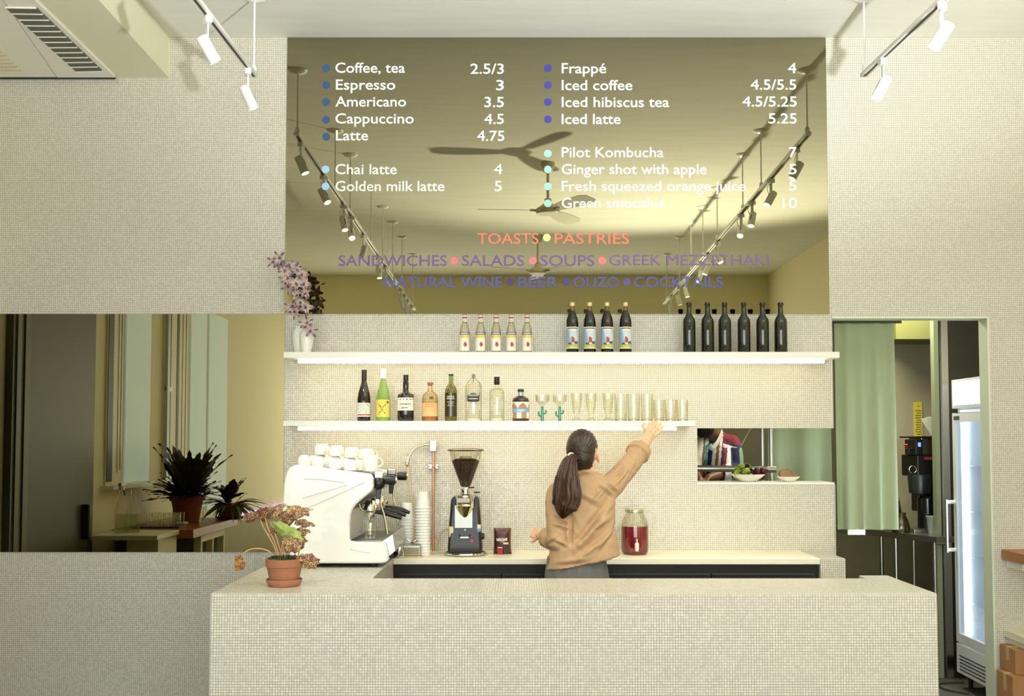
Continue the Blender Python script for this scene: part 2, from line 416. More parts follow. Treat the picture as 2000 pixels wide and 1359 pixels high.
# ------------------------------------------------------------------ counters
H = P(1010, 1158.5, 4.69).z
YF, YR, YC = 4.69, 5.20, 6.06
cx0, cx1 = P(410, 1158, YF).x, P(1831, 1158, YF).x
ix0 = P(727, 1128, YR).x
fc = thing('service_counter', 'long service counter clad all over in small cream mosaic tiles', 'counter', ((cx0 + cx1)/2, (YF + YR)/2, 0))
fl_ = fc.location
def bx(a, b_, o=fl_): return MB().box(Vector(a) - o, Vector(b_) - o)
part('front_run', MB().box(Vector((cx0, YF, 0)) - fl_, Vector((cx1, YR, H)) - fl_), TILE, fc, 0, bev=.006)
part('side_run', bx((cx0, YR + .0005, 0), (ix0, WY - .001, H)), TILE, fc, 0, bev=.004)
part('end_block', bx((P(1677, 1126, 5.31).x, YR + .0005, 0), (cx1, 5.31, H)), TILE, fc, 0, bev=.004)
bc = thing('back_counter', 'white stone topped back counter with dark fridges below it', 'counter', (.7, 6.3, 0))
bl = bc.location; bxe = P(1652, 1094, YC).x; bxi = P(1602, 1100, YC).x
part('worktop', MB().box(Vector((ix0 + .001, YC, H - .033)) - bl, Vector((bxi, WY - .001, H)) - bl), SLAB, bc, 0, bev=.003)
part('end_panel', MB().box(Vector((bxi, YC, 0)) - bl, Vector((bxe, WY - .001, H + .0005)) - bl), TILE, bc, 0, bev=.006)
part('carcass', MB().box(Vector((ix0 + .001, YC + .035, 0)) - bl, Vector((bxi - .001, WY - .02, H - .034)) - bl), DARK, bc, 0)
for i in range(4):
    xa = lerp(ix0 + .02, bxi - .02, i/4) + .004; xb = lerp(ix0 + .02, bxi - .02, (i + 1)/4) - .004
    d = part('fridge_door', MB().box(Vector((xa, YC + .015, .1)) - bl, Vector((xb, YC + .034, H - .085)) - bl), mat('navy_black_panel', (38, 38, 46), .35), bc, 0, bev=.003)
    part('handle', MB().box(Vector((xa + .01, YC + .008, H - .105)) - bl, Vector((xb - .01, YC + .0145, H - .09)) - bl), BLACK, d, 0)
# ------------------------------------------------------------------ shelves with light strips
def shelf(label, x0, x1, ytop, ybot, Yf, lx0, lx1, strip):
    a, c = P(x0, ytop, Yf), P(x1, ybot, Yf)
    t = thing('wall_shelf', label, 'shelf', ((a.x + c.x)/2, WY, a.z))
    o = t.location
    part('board', MB().box(Vector((a.x, Yf, c.z)) - o, Vector((c.x, WY - .007, a.z)) - o), WHITE, t, 0, bev=.002)
    Ys = Yf + .05; s0, s1 = P(lx0, 700, Ys).x, P(lx1, 700, Ys).x
    part('light_housing', MB().box(Vector((s0, Ys, c.z - .006)) - o, Vector((s1, Ys + .03, c.z)) - o), WHITEM, t, 0)
    part('light_strip', MB().box(Vector((s0, Ys, c.z - .024)) - o, Vector((s1, Ys + .03, c.z - .0062)) - o), mat('led_strip', (255, 240, 190), .5, emis=(255, 240, 205), es=strip), t, 0)
    return a.z, t
ZU, su = shelf('long upper white shelf under the menu mirror, lit from below', 554, 1640, 687, 699, 6.24, 582, 1610, 10)
ZLo, sl_ = shelf('shorter lower white shelf carrying liquor bottles and glasses, lit from below', 553, 1359, 822, 832, 6.24, 583, 1320, 10)
# right-hand shelves on the tiled wall
t = thing('wood_shelf', 'brown wooden shelf at the right edge beside the doorway', 'shelf', P(1985, 1076, 6.3)); o = t.location
a = P(1955, 1072, WY); c = P(1957, 1092, WY)
part('board', MB().box(Vector((a.x, 6.02, c.z)) - o, Vector((a.x + .9, WY - .001, a.z)) - o), mat('shelf_wood', (176, 120, 78), .45, noise=.15, nscale=6, stretch=(1, 8, 8)), t, 0, bev=.004)
part('bracket', MB().box(Vector((a.x + .03, 6.3, c.z - .045)) - o, Vector((a.x + .5, WY - .001, c.z)) - o), WHITE, t, 0)
t = thing('low_shelf', 'white low shelf at the right edge below the wooden shelf', 'shelf', P(1985, 1240, 6.3)); o = t.location
a = P(1960, 1228, WY); c = P(1961, 1243, WY)
part('board', MB().box(Vector((a.x, 6.0, c.z)) - o, Vector((a.x + .9, WY - .001, a.z)) - o), mat('pale_shelf', (226, 224, 198), .4), t, 0, bev=.004)
part('bracket', MB().box(Vector((a.x + .03, 6.3, c.z - .045)) - o, Vector((a.x + .5, WY - .001, c.z)) - o), WHITE, t, 0)
CARD = mat('cardboard', (170, 124, 78), .75, noise=.1, nscale=8)
for k, (x0, x1, y0, y1, Y0_, lab) in enumerate([(1984, 2080, 1268, 1318, 6.28, 'upper cardboard box of the stack under the low white shelf'), (1979, 2085, 1320, 1385, 6.24, 'bottom cardboard box of the stack under the low white shelf')]):
    a, c = P(x0, y1, Y0_), P(x1, y0, Y0_)
    t = thing('cardboard_box', lab, 'box', (a.x, Y0_, max(a.z, 0)), group='cardboard boxes by the doorway')
    wz = c.z - max(a.z, 0)
    part('carton', MB().box((0, 0, 0), (c.x - a.x, .2, wz - .004)), CARD, t, 0, bev=.003)
    part('tape', MB().box((-.0008, .08, wz*.45), (0, .12, wz - .004)).box((-.0008, .08, wz - .004), (.25, .12, wz - .0032)), mat('packing_tape', (200, 168, 120), .3), t, 0)
# ================================================================== track lights and fans
ZT = None
def track(end_r, far_m, heads, rods, side):
    a = P(*end_r, 5.93); far = V(*far_m, 14.46)
    t = thing('lighting_track', 'white ceiling track of spotlights on the %s, hung on thin rods' % side, 'lighting track', a)
    d = far - a; n = d.normalized()
    def at(Y): return a + d*((a.y - Y)/(a.y - far.y))
    up = Vector((0, 0, 1)); sd = n.cross(up).normalized()
    b = MB(); vs = []
    for p in (Vector(), d):
        for u, w_ in ((-.018, 0), (.018, 0), (.018, .02), (-.018, .02)): vs.append(p + sd*u + up*w_)
    b.add(vs, [(0, 1, 2, 3), (7, 6, 5, 4), (0, 4, 5, 1), (1, 5, 6, 2), (2, 6, 7, 3), (3, 7, 4, 0)])
    part('rail', b, WHITEM, t, 0)
    b = MB(); vs = []
    for p in (n*.02, d - n*.02):
        for u, w_ in ((-.007, -.001), (.007, -.001), (.007, .004), (-.007, .004)): vs.append(p + sd*u + up*w_)
    b.add(vs, [(0, 1, 2, 3), (7, 6, 5, 4), (0, 4, 5, 1), (1, 5, 6, 2), (2, 6, 7, 3), (3, 7, 4, 0)])
    part('rail_slot', b, mat('slot_brown', (70, 58, 42), .5), t, 0)
    for Y in rods:
        q = at(Y) - a; top = CEIL - a.z - .0
        r = part('hanging_rod', MB().tube([q + Vector((0, 0, .018)), Vector((q.x, q.y, top - .01))], .0055, 8), WHITEM, t)
        part('canopy', MB().lathe([(.006, -.03), (.02, -.026), (.055, -.014), (.064, -.004), (.064, 0)], (q.x, q.y, top), 20), WHITEM, r)
        part('joint', MB().lathe([(.014, -.004), (.016, .01), (.016, .035), (.01, .05)], (q.x, q.y, q.z + .012), 12), CHROME if False else WHITEM, r)
    return at
def head_proto():
    t = thing('track_spotlight', 'proto', 'spotlight')
    part('adapter', MB().box((-.017, -.028, -.034), (.017, .028, 0)), WHITEM, t, 0, bev=.003)
    s = part('stem', MB().box((-.0035, -.012, -.135), (.0035, .012, -.034)), WHITEM, t, 0, bev=.001)
    part('cable', MB().tube(smooth_path([Vector((0, .014, -.036)), Vector((.004, .034, -.06)), Vector((.006, .03, -.085)), Vector((.004, .016, -.12))]), .0028, 6), WHITEM, t)
    h = part('lamp_head', MB().lathe([(.0, .052), (.026, .052), (.029, .048), (.029, -.075), (.0265, -.075), (.0255, -.06), (.0, -.06)], n=24), WHITEM, t)
    part('lens', MB().lathe([(.0, -.0665), (.0245, -.0665), (.0245, -.0625), (0, -.0625)], n=20), mat('lamp_lens', (255, 250, 235), .3, emis=(255, 246, 220), es=14), h)
    part('slot', MB().box((.0285, -.003, -.03), (.0297, .003, .02)), DARK, h, 0)
    return t, h
def make_head(loc, aim, label, group, power, first=[None], col=(1, .97, .9)):
    if first[0] is None:
        first[0] = head_proto()[0]; t = first[0]; t.location = loc
    else: t = dup(first[0], loc)
    t['label'] = label; t['group'] = group
    d = Vector(aim).normalized()
    hx = Vector((d.x, d.y, 0)); 
    t.rotation_euler = (0, 0, math.atan2(hx.y, hx.x) if hx.length > 1e-3 else 0)
    el = math.atan2(hx.length, -d.z)
    for ch in t.children:
        if ch.name.startswith('lamp_head'):
            ch.location = (0, 0, -.145); ch.rotation_euler = (0, -el, 0)
    wp = Vector(loc) + Vector((0, 0, -.145)) + d*.078
    light('spot_beam', 'SPOT', wp, power, col, wp + d, spot_size=R(58), spot_blend=.7, shadow_soft_size=.022)
LL = [(5.77, (.45, .1, -1)), (4.97, (.55, .35, -1)), (4.1, (.25, .35, -1)), (3.72, (.3, .85, -1)), (3.0, (-.3, -.2, -1)), (2.0, (.15, .2, -1)), (1.5, (.3, -.3, -1)), (.1, (.2, -.2, -1)), (-.3, (.2, -.3, -1)), (-.7, (.2, .1, -1)), (-1.1, (-.2, .3, -1))]
RR = [(5.62, (-.55, .0, -1)), (4.83, (-.6, .35, -1)), (4.15, (-.25, .35, -1)), (3.7, (-.35, .75, -1)), (2.55, (.4, .4, -1)), (1.95, (-.4, .1, -1)), (1.5, (-.45, .2, -1)), (.5, (.2, .2, -1)), (-.1, (.25, .0, -1)), (-.8, (.2, -.1, -1))]
RODS = [5.9, 4.5, 3.78, 2.55, 1.7, .9, 0, -1.2]
ord_ = ['first', 'second', 'third', 'fourth', 'fifth', 'sixth', 'seventh', 'eighth', 'ninth', 'tenth', 'eleventh']
for (er, fm, hs, side) in (((498, 152), (810, 606), LL, 'left'), ((1686, 151), (1297, 594), RR, 'right')):
    at = track(er, fm, hs, RODS, side)
    for i, (Y, aim) in enumerate(hs):
        lab = 'white cylinder spotlight on the %s ceiling track, %s from the menu wall' % (side, ord_[i])
        make_head(at(Y) + Vector((0, 0, 0)), aim, lab, 'track spotlights', 5 if Y > 5.2 else (56 if Y > 4.4 else (34 if Y > 3.5 else 28)))
def fan(px, pyc, pyh, Z2, rot, lab):
    top = V(px, pyc, Z2); hub = V(px, pyh, Z2); top.z = CEIL
    t = thing('ceiling_fan', lab, 'ceiling fan', (top.x, top.y, CEIL), (0, 0, 0)); dz = hub.z - CEIL
    FM = mat('fan_enamel', (206, 200, 176), .4)
    part('canopy', MB().lathe([(.02, -.09), (.04, -.08), (.062, -.03), (.066, 0)], n=20), FM, t)
    part('downrod', MB().lathe([(.012, dz + .03), (.012, -.08)], n=10), FM, t)
    m = part('motor', MB().lathe([(.03, dz + .09), (.035, dz + .05), (.05, dz + .04), (.075, dz + .02), (.105, dz), (.108, dz - .035), (.095, dz - .045), (0, dz - .047)], n=28), FM, t)
    for k in range(3):
        a = rot + k*2*PI/3; c, s = math.cos(a), math.sin(a)
        b = MB(); vs = []
        for i in range(9):
            u = i/8; r = .12 + u*.5; wd = .05 + .035*math.sin(u*PI*.75) if u < .97 else .05
            for e, th in ((-1, .004), (1, .004)):
                x, y = r, e*wd; z = dz - .01 + e*wd*.22
                vs += [(x*c - y*s, x*s + y*c, z), (x*c - y*s, x*s + y*c, z - th)]
        fs = []
        for i in range(8):
            o = i*4; q = o + 4; fs += [(o, o + 2, q + 2, q), (o + 1, q + 1, q + 3, o + 3), (o, q, q + 1, o + 1), (o + 2, o + 3, q + 3, q + 2)]
        fs += [(0, 1, 3, 2), (32, 34, 35, 33)]
        b.add(vs, fs); part('blade', b, FM, t)
        part('blade_arm', MB().tube([(.09*c, .09*s, dz - .015), (.16*c, .16*s, dz - .012)], (.012), 8), FM, t)
fan(1070, 315, 408, 9.5, R(176), 'three bladed ceiling fan nearer the menu wall, mirrored beside the teal dots')
fan(1050, 464, 527, 12.9, R(30), 'three bladed ceiling fan farther from the menu wall')
# ================================================================== left wall of the room, seen in the low mirror
def yv(Z2): return 2*MY - Z2
def rbox(b, x0, x1, Z2a, Z2b, z0, z1): return b.box((x0, yv(Z2a), z0), (x1, yv(Z2b), z1))
za = lambda px: VX(px, XL)
DOORM = mat('dark_grey_door', (92, 88, 70), .5)
d1 = struct('door_1', rbox(MB(), XL + .001, XL + .05, za(8), za(172), 0.01, 2.75), DOORM)
struct('door_frame', rbox(rbox(MB(), XL + .0505, XL + .06, za(14), za(22), .01, 2.75), XL + .0505, XL + .06, za(30), za(40), .01, 2.75), mat('door_edge', (120, 112, 80), .5), d1)
p0, p1 = V(160, 985, 8.1), V(160, 1054, 8.1)
ph = part('push_handle', MB().box((XL + .05, p0.y - .05, p1.z), (XL + .11, p0.y + .0, p0.z)), BLACK, d1, 0, bev=.01); ph['kind'] = 'structure'
def window(n, pa, pb, sillpy, zl):
    a, c = za(pa), za(pb); zs = V(pa + 20, sillpy, (a*.7 + c*.3)).z
    w_ = struct('window_%d' % n, rbox(MB(), XL + .001, XL + .02, a, c, zs, 3.0), mat('window_surround', (232, 226, 190), .5))
    L_ = c - a
    def pane(name, u0, u1, m, d, z0=zs + .03):
        o = struct(name, rbox(MB(), XL + .0205, XL + .0205 + d, a + L_*u0, a + L_*u1, z0, 2.98), m, w_)
    if n == 1:
        pane('window_gap', .01, .12, DARK, .004); pane('blind_cord', .235, .24, BLACK, .003, zs + .1); pane('blind_cord', .30, .305, BLACK, .003, zs + .12)
        pane('roller_blind', .38, 1, mat('pale_daylit_blind', (214, 224, 206), .7, emis=(196, 224, 250), es=.66), .012, zs + .01)  # emission stands in for daylight shining through the blind fabric
    else:
        pane('window_frame', 0, .03, mat('window_frame_blue', (186, 192, 200), .4), .03); pane('window_gap', .03, .085, DARK, .004); pane('window_gap', .17, .2, DARK, .004)
        pane('blind_cord', .25, .254, BLACK, .003); pane('blind_cord', .30, .304, BLACK, .003)
        pane('roller_blind', .36, .62, MATS['pale_daylit_blind'], .012, zs - .35); pane('roller_blind', .66, 1, MATS['pale_daylit_blind'], .014, zs - .35)
        struct('window_crossbar', rbox(MB(), XL + .021, XL + .035, a, a + L_*.09, 2.08, 2.12), WHITE, w_)
    struct('window_sill', rbox(MB(), XL + .001, XL + .10, a - .05, a + L_*(.95 if n == 1 else .4), zs - .03, zs), WHITE, w_)
window(1, 204, 286, 946, 3); window(2, 316, 437, 936, 3)
# recessed olive banquette back with violet light line
bq = thing('banquette_back', 'olive green low banquette back along the window wall', 'bench', (XL, -1, 0))
part('backrest', MB().box((0.001, -2.0, 0), (.10, yv(10.6) + 1, .70)), mat('olive_panel', (150, 140, 92), .6), bq, 0)
part('light_line', MB().box((.012, -2.0, .722), (.03, yv(12.2) + 1, .742)), mat('violet_led', (190, 150, 255), .5, emis=(150, 120, 255), es=7), bq, 0, label='violet light line')
ZBAR = .90
bar = thing('window_bar', 'brown wooden bar top over a white glazed cabinet by the windows', 'counter', (-2.95, yv(9.4), 0)); o = bar.location
def vb(x0, x1, za_, zb_, z0, z1): return MB().box(Vector((x0, yv(za_), z0)) - o, Vector((x1, yv(zb_), z1)) - o)
part('wood_top', vb(XL + .03, -2.61, 8.76, 10.15, ZBAR - .07, ZBAR), mat('bar_wood', (166, 92, 52), .35, noise=.2, nscale=5, stretch=(6, 1, 1)), bar, 0, bev=.003)
part('base', vb(XL + .03, -2.95, 8.9, 10.1, 0, ZBAR - .071), mat('olive_recess', (90, 84, 56), .7), bar, 0)
for (u, v_, z0, z1) in ((9.15, 9.19, 0, .82), (9.85, 9.89, 0, .82), (9.5, 9.53, 0, .76)):
    part('cabinet_frame', vb(-2.72, -2.66, u, v_, z0, z1), mat('cream_frame', (238, 228, 176), .5), bar, 0)
part('cabinet_rail', vb(-2.72, -2.66, 9.191, 9.849, .762, .82), MATS['cream_frame'], bar, 0)
part('cabinet_body', vb(-2.949, -2.721, 9.15, 9.89, 0, .82), mat('cabinet_inside', (96, 100, 74), .6), bar, 0)
lg = thing('window_ledge', 'white ledge beside the wooden window bar', 'counter', (-3.0, yv(8.4), 0)); o = lg.location
part('ledge_top', vb(XL + .07, -2.72, 8.22, 8.755, ZBAR - .035, ZBAR), mat('ledge_cream', (238, 232, 200), .4), lg, 0, bev=.003)
part('ledge_block', vb(-2.98, -2.74, 8.3, 8.75, 0, ZBAR - .036), mat('ledge_paint', (226, 214, 160), .5), lg, 0)
# ------------------------------------------------------------------ things on the window bar
def carafe(px, lab, trig=False):
    p = V(px, 1036, 8.55); p.z = ZBAR
    t = thing('glass_carafe', lab, 'bottle', p)
    part('glass', MB().lathe([(.001, 0), (.047, 0), (.05, .01), (.05, .15), (.042, .2), (.02, .26), (.017, .30), (.02, .335)], n=20), CLEAR, t)
    part('water', MB().lathe([(.001, .006), (.045, .006), (.046, .14), (.001, .14)], n=20), glassy('water_tint', (228, 234, 210), .1, .9), t)
    if trig:
        part('collar', MB().lathe([(.022, .33), (.022, .36), (.012, .365)], n=14), STEEL, t)
        part('spray_head', MB().box((-.015, -.07, .36), (.015, .04, .385)), STEEL, t, 0, bev=.004)
        part('trigger', MB().tube([(0, -.045, .36), (0, -.05, .32), (0, -.062, .285)], .007, 8), BLACK, t)
carafe(236, 'clear glass spray bottle with black trigger on the window ledge, seen mirrored', True)
carafe(260, 'clear glass carafe on the window ledge beside the spray bottle, seen mirrored')
p = V(313, 1031, 9.0); p.z = ZBAR
tr = thing('serving_tray', 'low dark tray of water glasses on the window bar', 'tray', p)
part('tray_board', MB().box((-.19, -.1, 0), (.19, .1, .012)), mat('tray_brown', (92, 52, 34), .5), tr, 0, bev=.003)
gl0 = None
for j in range(2):
    for i in range(8):
        loc = (p.x - .165 + i*.047, p.y + (-.05 if j else .04), ZBAR + .0125)
        if gl0 is None:
            gl0 = part('tumbler', MB().lathe([(.001, 0), (.018, 0), (.021, .11), (.0195, .11), (.017, .006), (.001, .006)], n=14), CLEAR, None, loc=loc)
            tag(gl0, 'small clear tumbler standing in the rows on the dark tray, seen mirrored', 'glass', 'tumblers on the window bar tray')
        else:
            o = gl0.copy(); COL.objects.link(o); o.location = loc
p = V(356, 1027, 9.1); p.z = ZBAR
rr_ = random.Random(3)
b = MB()
for i in range(7): b.ball((rr_.uniform(-.03, .03), rr_.uniform(-.02, .02), .018 + rr_.uniform(0, .012)), (rr_.uniform(.018, .03), rr_.uniform(.014, .02), .014), 10, 6)
o = link('folded_cloth', fuse(b, .004, 2), mat('cloth_cream', (232, 222, 180), .8)); o.location = p; tag(o, 'crumpled cream cloth at the corner of the window bar', 'cloth')
for k, (px, h, lab) in enumerate([(346, .13, 'left'), (362, .12, 'right')]):
    p = V(px, 1008, 9.55); p.z = ZBAR
    t = thing('candle_jar', 'pale frosted jar on the window bar, %s of the pair before the dark potted plant' % lab, 'jar', p, group='frosted jars on the window bar')
    part('jar_body', MB().lathe([(.001, 0), (.04, 0), (.042, .01), (.042, h - .03), (.03, h), (.001, h)], n=18), mat('frosted_cream', (222, 206, 160), .5), t)
    part('jar_foot', MB().lathe([(.044, 0), (.044, .006), (.001, .006)], n=18), STEEL, t)
p = V(391, 1014, 9.6); p.z = ZBAR
o = part('drinking_glass', MB().lathe([(.001, 0), (.026, 0), (.033, .14), (.031, .14), (.024, .008), (.001, .008)], n=16), CLEAR, None, loc=p); tag(o, 'single clear drinking glass between the two potted plants on the window bar', 'glass')
TERRA = mat('terracotta', (170, 112, 82), .8, noise=.12, nscale=9, bump=.08, bscale=60)
TERRAD = mat('terracotta_brown', (128, 66, 44), .8, noise=.12, nscale=9)
def leaf(L_, W_, n=10, wavy=0, droop=.15, serr=0, fold=.12):
    """a leaf along +x with a midrib fold, 2 quads wide"""
    b = MB(); vs = []; fs = []
    for i in range(n + 1):
        u = i/n; wd = W_*math.sin(PI*min(1, u*.97 + .03))**.8*(1 - .35*u) + .0008
        if serr: wd *= 1 + serr*(1 if i % 2 else -1)
        z = -droop*L_*u*u; wz = wavy*math.sin(u*14)
        vs += [(u*L_, -wd, z + fold*wd + wz), (u*L_, 0, z), (u*L_, wd, z + fold*wd - wz)]
    for i in range(n):
        o = i*3; fs += [(o, o + 3, o + 4, o + 1), (o + 1, o + 4, o + 5, o + 2)]
    b.add(vs, fs); return b.mesh('leaf', 60, False)
def pot(t, r, h, m, saucer=True, rim=.03):
    z0 = .012 if saucer else 0
    pt = part('pot', MB().lathe([(.001, z0), (r*.66, z0), (r*.9, z0 + h - rim), (r, z0 + h - rim + .002), (r*1.02, z0 + h), (r*.92, z0 + h), (r*.86, z0 + h - .03), (.001, z0 + h - .03)], n=36), m, t)
    if saucer: part('saucer', MB().lathe([(.001, 0), (r*.78, 0), (r*.97, .022), (r*.93, .024), (r*.76, .011), (.001, .011)], n=36), m, t)
    return z0 + h
DKL = mat('dark_leaf', (44, 40, 24), .5, rgb2=(70, 60, 26)); GRL = mat('green_leaf', (70, 100, 30), .45, noise=.3, nscale=30); PUL = mat('bronze_leaf', (82, 52, 40), .5, rgb2=(50, 40, 26))
for mm in (DKL, GRL, PUL): pass
p = V(361, 1012, 9.55); p.z = ZBAR; p.x += .02
t = thing('potted_plant', 'tall spiky dark leaved plant in a brown pot on the window bar, seen mirrored', 'plant', p)
zt = pot(t, .15, .24, TERRAD, False, .05)
rl = random.Random(5); lm_ = leaf(.36, .056, 14, .006, .2, .25); lm_.materials.append(DKL); lm2 = leaf(.3, .03, 14, .006, .35, .25); lm2.materials.append(GRL)
for i in range(110):
    az = rl.uniform(0, 2*PI); el = R(rl.choice([18, 32, 48, 62, 75, 84]) + rl.uniform(-8, 8)); k = rl.uniform(.6, 1.05)*(1.42 if el > R(58) else 1)
    o = bpy.data.objects.new('leaf', lm2 if rl.random() < .15 else lm_); COL.objects.link(o); o.parent = t; o.location = (math.cos(az)*.03, math.sin(az)*.03, zt - .04); o.rotation_euler = (rl.uniform(-.4, .4), -el, az); o.scale = (k, k, k)
p = V(450, 1012, 9.95); p.z = ZBAR
t = thing('potted_plant', 'low bushy potted plant with bronze and drooping green leaves on the bar end, seen mirrored', 'plant', p)
zt = pot(t, .135, .13, TERRAD, True, .03)
lb = leaf(.17, .05, 12, .004, .25, .18); lb.materials.append(PUL); lg_ = leaf(.24, .02, 10, .002, .9, 0); lg_.materials.append(GRL)
for i in range(26):
    az = rl.uniform(0, 2*PI); el = R(rl.uniform(25, 85)); k = rl.uniform(.7, 1.25)
    o = bpy.data.objects.new('leaf', lb); COL.objects.link(o); o.parent = t; o.location = (math.cos(az)*.03, math.sin(az)*.03, zt + rl.uniform(-.02, .08)); o.rotation_euler = (rl.uniform(-.4, .4), -el, az); o.scale = (k, k, k)
for i in range(46):
    az = rl.uniform(0, 2*PI); el = R(rl.uniform(5, 55)); k = rl.uniform(.7, 1.15)
    o = bpy.data.objects.new('leaf', lg_); COL.objects.link(o); o.parent = t; o.location = (math.cos(az)*.05, math.sin(az)*.05, zt - .02); o.rotation_euler = (rl.uniform(-.4, .4), -el, az); o.scale = (k, k, k)
# ================================================================== bottles, glasses and vases on the shelves
YS = 6.33
PXM = YS/F
def on(px, z, Y=YS):
    return (P(px, 700, Y).x, Y, z)
def label_mesh(prof_r, z0, z1, ang, cells, colors, nu=20, centre=-PI/2, prof=None):
    """flat print wrapped round a bottle: cells(u,v)->colour index; u,v in 0..1"""
    nv = len(cells) if isinstance(cells, list) else 22
    b = MB(); vs = []; fs = []; mi = []
    for j in range(nv + 1):
        z = z0 + (z1 - z0)*j/nv
        for i in range(nu + 1):
            a = centre + (i/nu - .5)*ang; vs.append((prof_r*math.cos(a), prof_r*math.sin(a), z))
    for j in range(nv):
        for i in range(nu):
            fs.append((j*(nu + 1) + i, j*(nu + 1) + i + 1, (j + 1)*(nu + 1) + i + 1, (j + 1)*(nu + 1) + i))
            mi.append(cells((i + .5)/nu, (j + .5)/nv) if callable(cells) else cells[j])
    b.v = vs; b.f = fs; b.mi = mi; return b
def wrap_text(s, r, zc, width, rgb, parent, cap=None, centre=0, squash=1):
    v, f = text2d(s, .02); mn, mx_ = v[:, 0].min(), v[:, 0].max(); k = width/(mx_ - mn); h = (cap/cap_h()) if cap else k
    b = MB(); b.add([((r)*math.cos(-PI/2 + centre + ((p[0] - mn)*k - width/2)/r), (r)*math.sin(-PI/2 + centre + ((p[0] - mn)*k - width/2)/r), zc + p[1]*h) for p in v], f)
    return part('print', b, ink(rgb), parent, 0, fix=False)
def blend(c1, c2, t): return tuple(int(a + (b_ - a)*t) for a, b_ in zip(c1, c2))
PAPER = mat('label_paper', (240, 236, 220), .6)
DGLASS = mat('dark_green_bottle_glass', (26, 24, 8), .06, coat=.5); BKL = mat('black_liquid', (12, 8, 5), .08, coat=.6)
WINEG = glassy('wine_bottle_glass', (62, 60, 26), .2, .35)
# --- five small soda bottles
def soda():
    t = thing('soda_bottle', '', 'bottle'); h = .228
    part('glass', MB().lathe([(.001, 0), (.026, 0), (.0285, .006), (.0285, .125), (.024, .15), (.0165, .175), (.0125, .19), (.0125, h - .008), (.001, h - .008)], n=24), glassy('soda_glass', (250, 249, 236), .2, .68), t)
    part('cap', MB().lathe([(.0148, h - .018), (.0148, h - .006), (.013, h), (.001, h)], n=20), mat('cap_pink', (214, 110, 104), .4), t)
    part('cap_band', MB().lathe([(.0151, h - .014), (.0151, h - .007)], n=20), WHITE, t)
    part('neck_label', label_mesh(.0134, .176, .206, 2.9, lambda u, v: 1 if v > .85 or v < .15 else (2 if abs(u - .5) < .22 and .3 < v < .7 else 0), None, 10), [PAPER, mat('print_blue', (66, 96, 158), .5), mat('print_yellow', (238, 206, 104), .5)], t, 35, fix=False)
    def f(u, v):
        if v > .88: return 1 if not (.2 < u < .8 and .91 < v < .96) else 0
        if v > .66: return 2
        d = math.hypot((u - .55)*1.35, (v - .33)*1.15); a = math.atan2(v - .33, u - .55)
        return 3 if d < .155 + .03*math.sin(a*6) else 0
    part('label', label_mesh(.0290, .012, .122, 2.9, f, None, 26), [PAPER, MATS['print_blue'], MATS['print_yellow'], mat('print_rose', (176, 66, 62), .5)], t, 35, fix=False)
    return t
words = ['leftmost', 'second', 'middle', 'fourth', 'rightmost']
s0 = soda()
for i, px in enumerate((907.5, 938.5, 969, 998.5, 1029.5)):
    o = s0 if i == 0 else dup(s0)
    o.location = on(px, ZU); o['label'] = 'small clear soda bottle with pink cap, %s of the five on the upper shelf' % words[i]; o['group'] = 'soda bottles on the upper shelf'
# --- four dark juice bottles
def juice():
    t = thing('syrup_bottle', '', 'bottle'); h = .298
    part('liquid', MB().lathe([(.001, 0), (.034, 0), (.0365, .006), (.0365, .17), (.034, .195), (.024, .228), (.0155, .248), (.001, .248)], n=28), BKL, t)
    part('neck', MB().lathe([(.0155, .2485), (.0125, .262), (.012, h - .022), (.001, h - .022)], n=20), glassy('neck_glass', (226, 214, 180), .3, .5), t)
    part('cap', MB().lathe([(.0155, h - .022), (.0155, h - .002), (.0145, h), (.001, h)], n=20), mat('gold_cap', (226, 206, 140), .35, .3), t)
    def f(u, v):
        if v < .05 or v > .97: return 0
        if v < .2: return 2
        if .42 < u < .60 and .22 < v < .52 + .03*math.sin(u*30): return 3 if v > .25 else 0
        if (abs(u - .34) < .12 and .2 < v < .28) or (abs(u - .68) < .12 and .22 < v < .34): return 4 if u < .5 else 5
        if v > .9 and .2 < u < .8: return 5
        if .3 < u < .72 and v > .8: return 0
        return 1 if (u + v*.3) < .5 or v < .35 else 6
    part('label', label_mesh(.0371, .024, .152, 2.7, f, None, 26), [PAPER, mat('print_sky', (150, 186, 214), .5), mat('print_lime', (200, 196, 84), .5), mat('print_juice', (182, 70, 66), .5), mat('print_leaf', (70, 96, 48), .5), mat('print_brown', (90, 56, 40), .5), mat('print_pale_sky', (206, 218, 224), .5)], t, 35, fix=False)
    return t
s0 = juice()
for i, (px, w_) in enumerate(((1118, 'leftmost'), (1152, 'second from left'), (1186, 'third from left'), (1222, 'rightmost'))):
    o = s0 if i == 0 else dup(s0)
    o.location = on(px, ZU); o['label'] = 'dark syrup bottle with gold cap and pale blue label, %s of four' % w_; o['group'] = 'syrup bottles on the upper shelf'
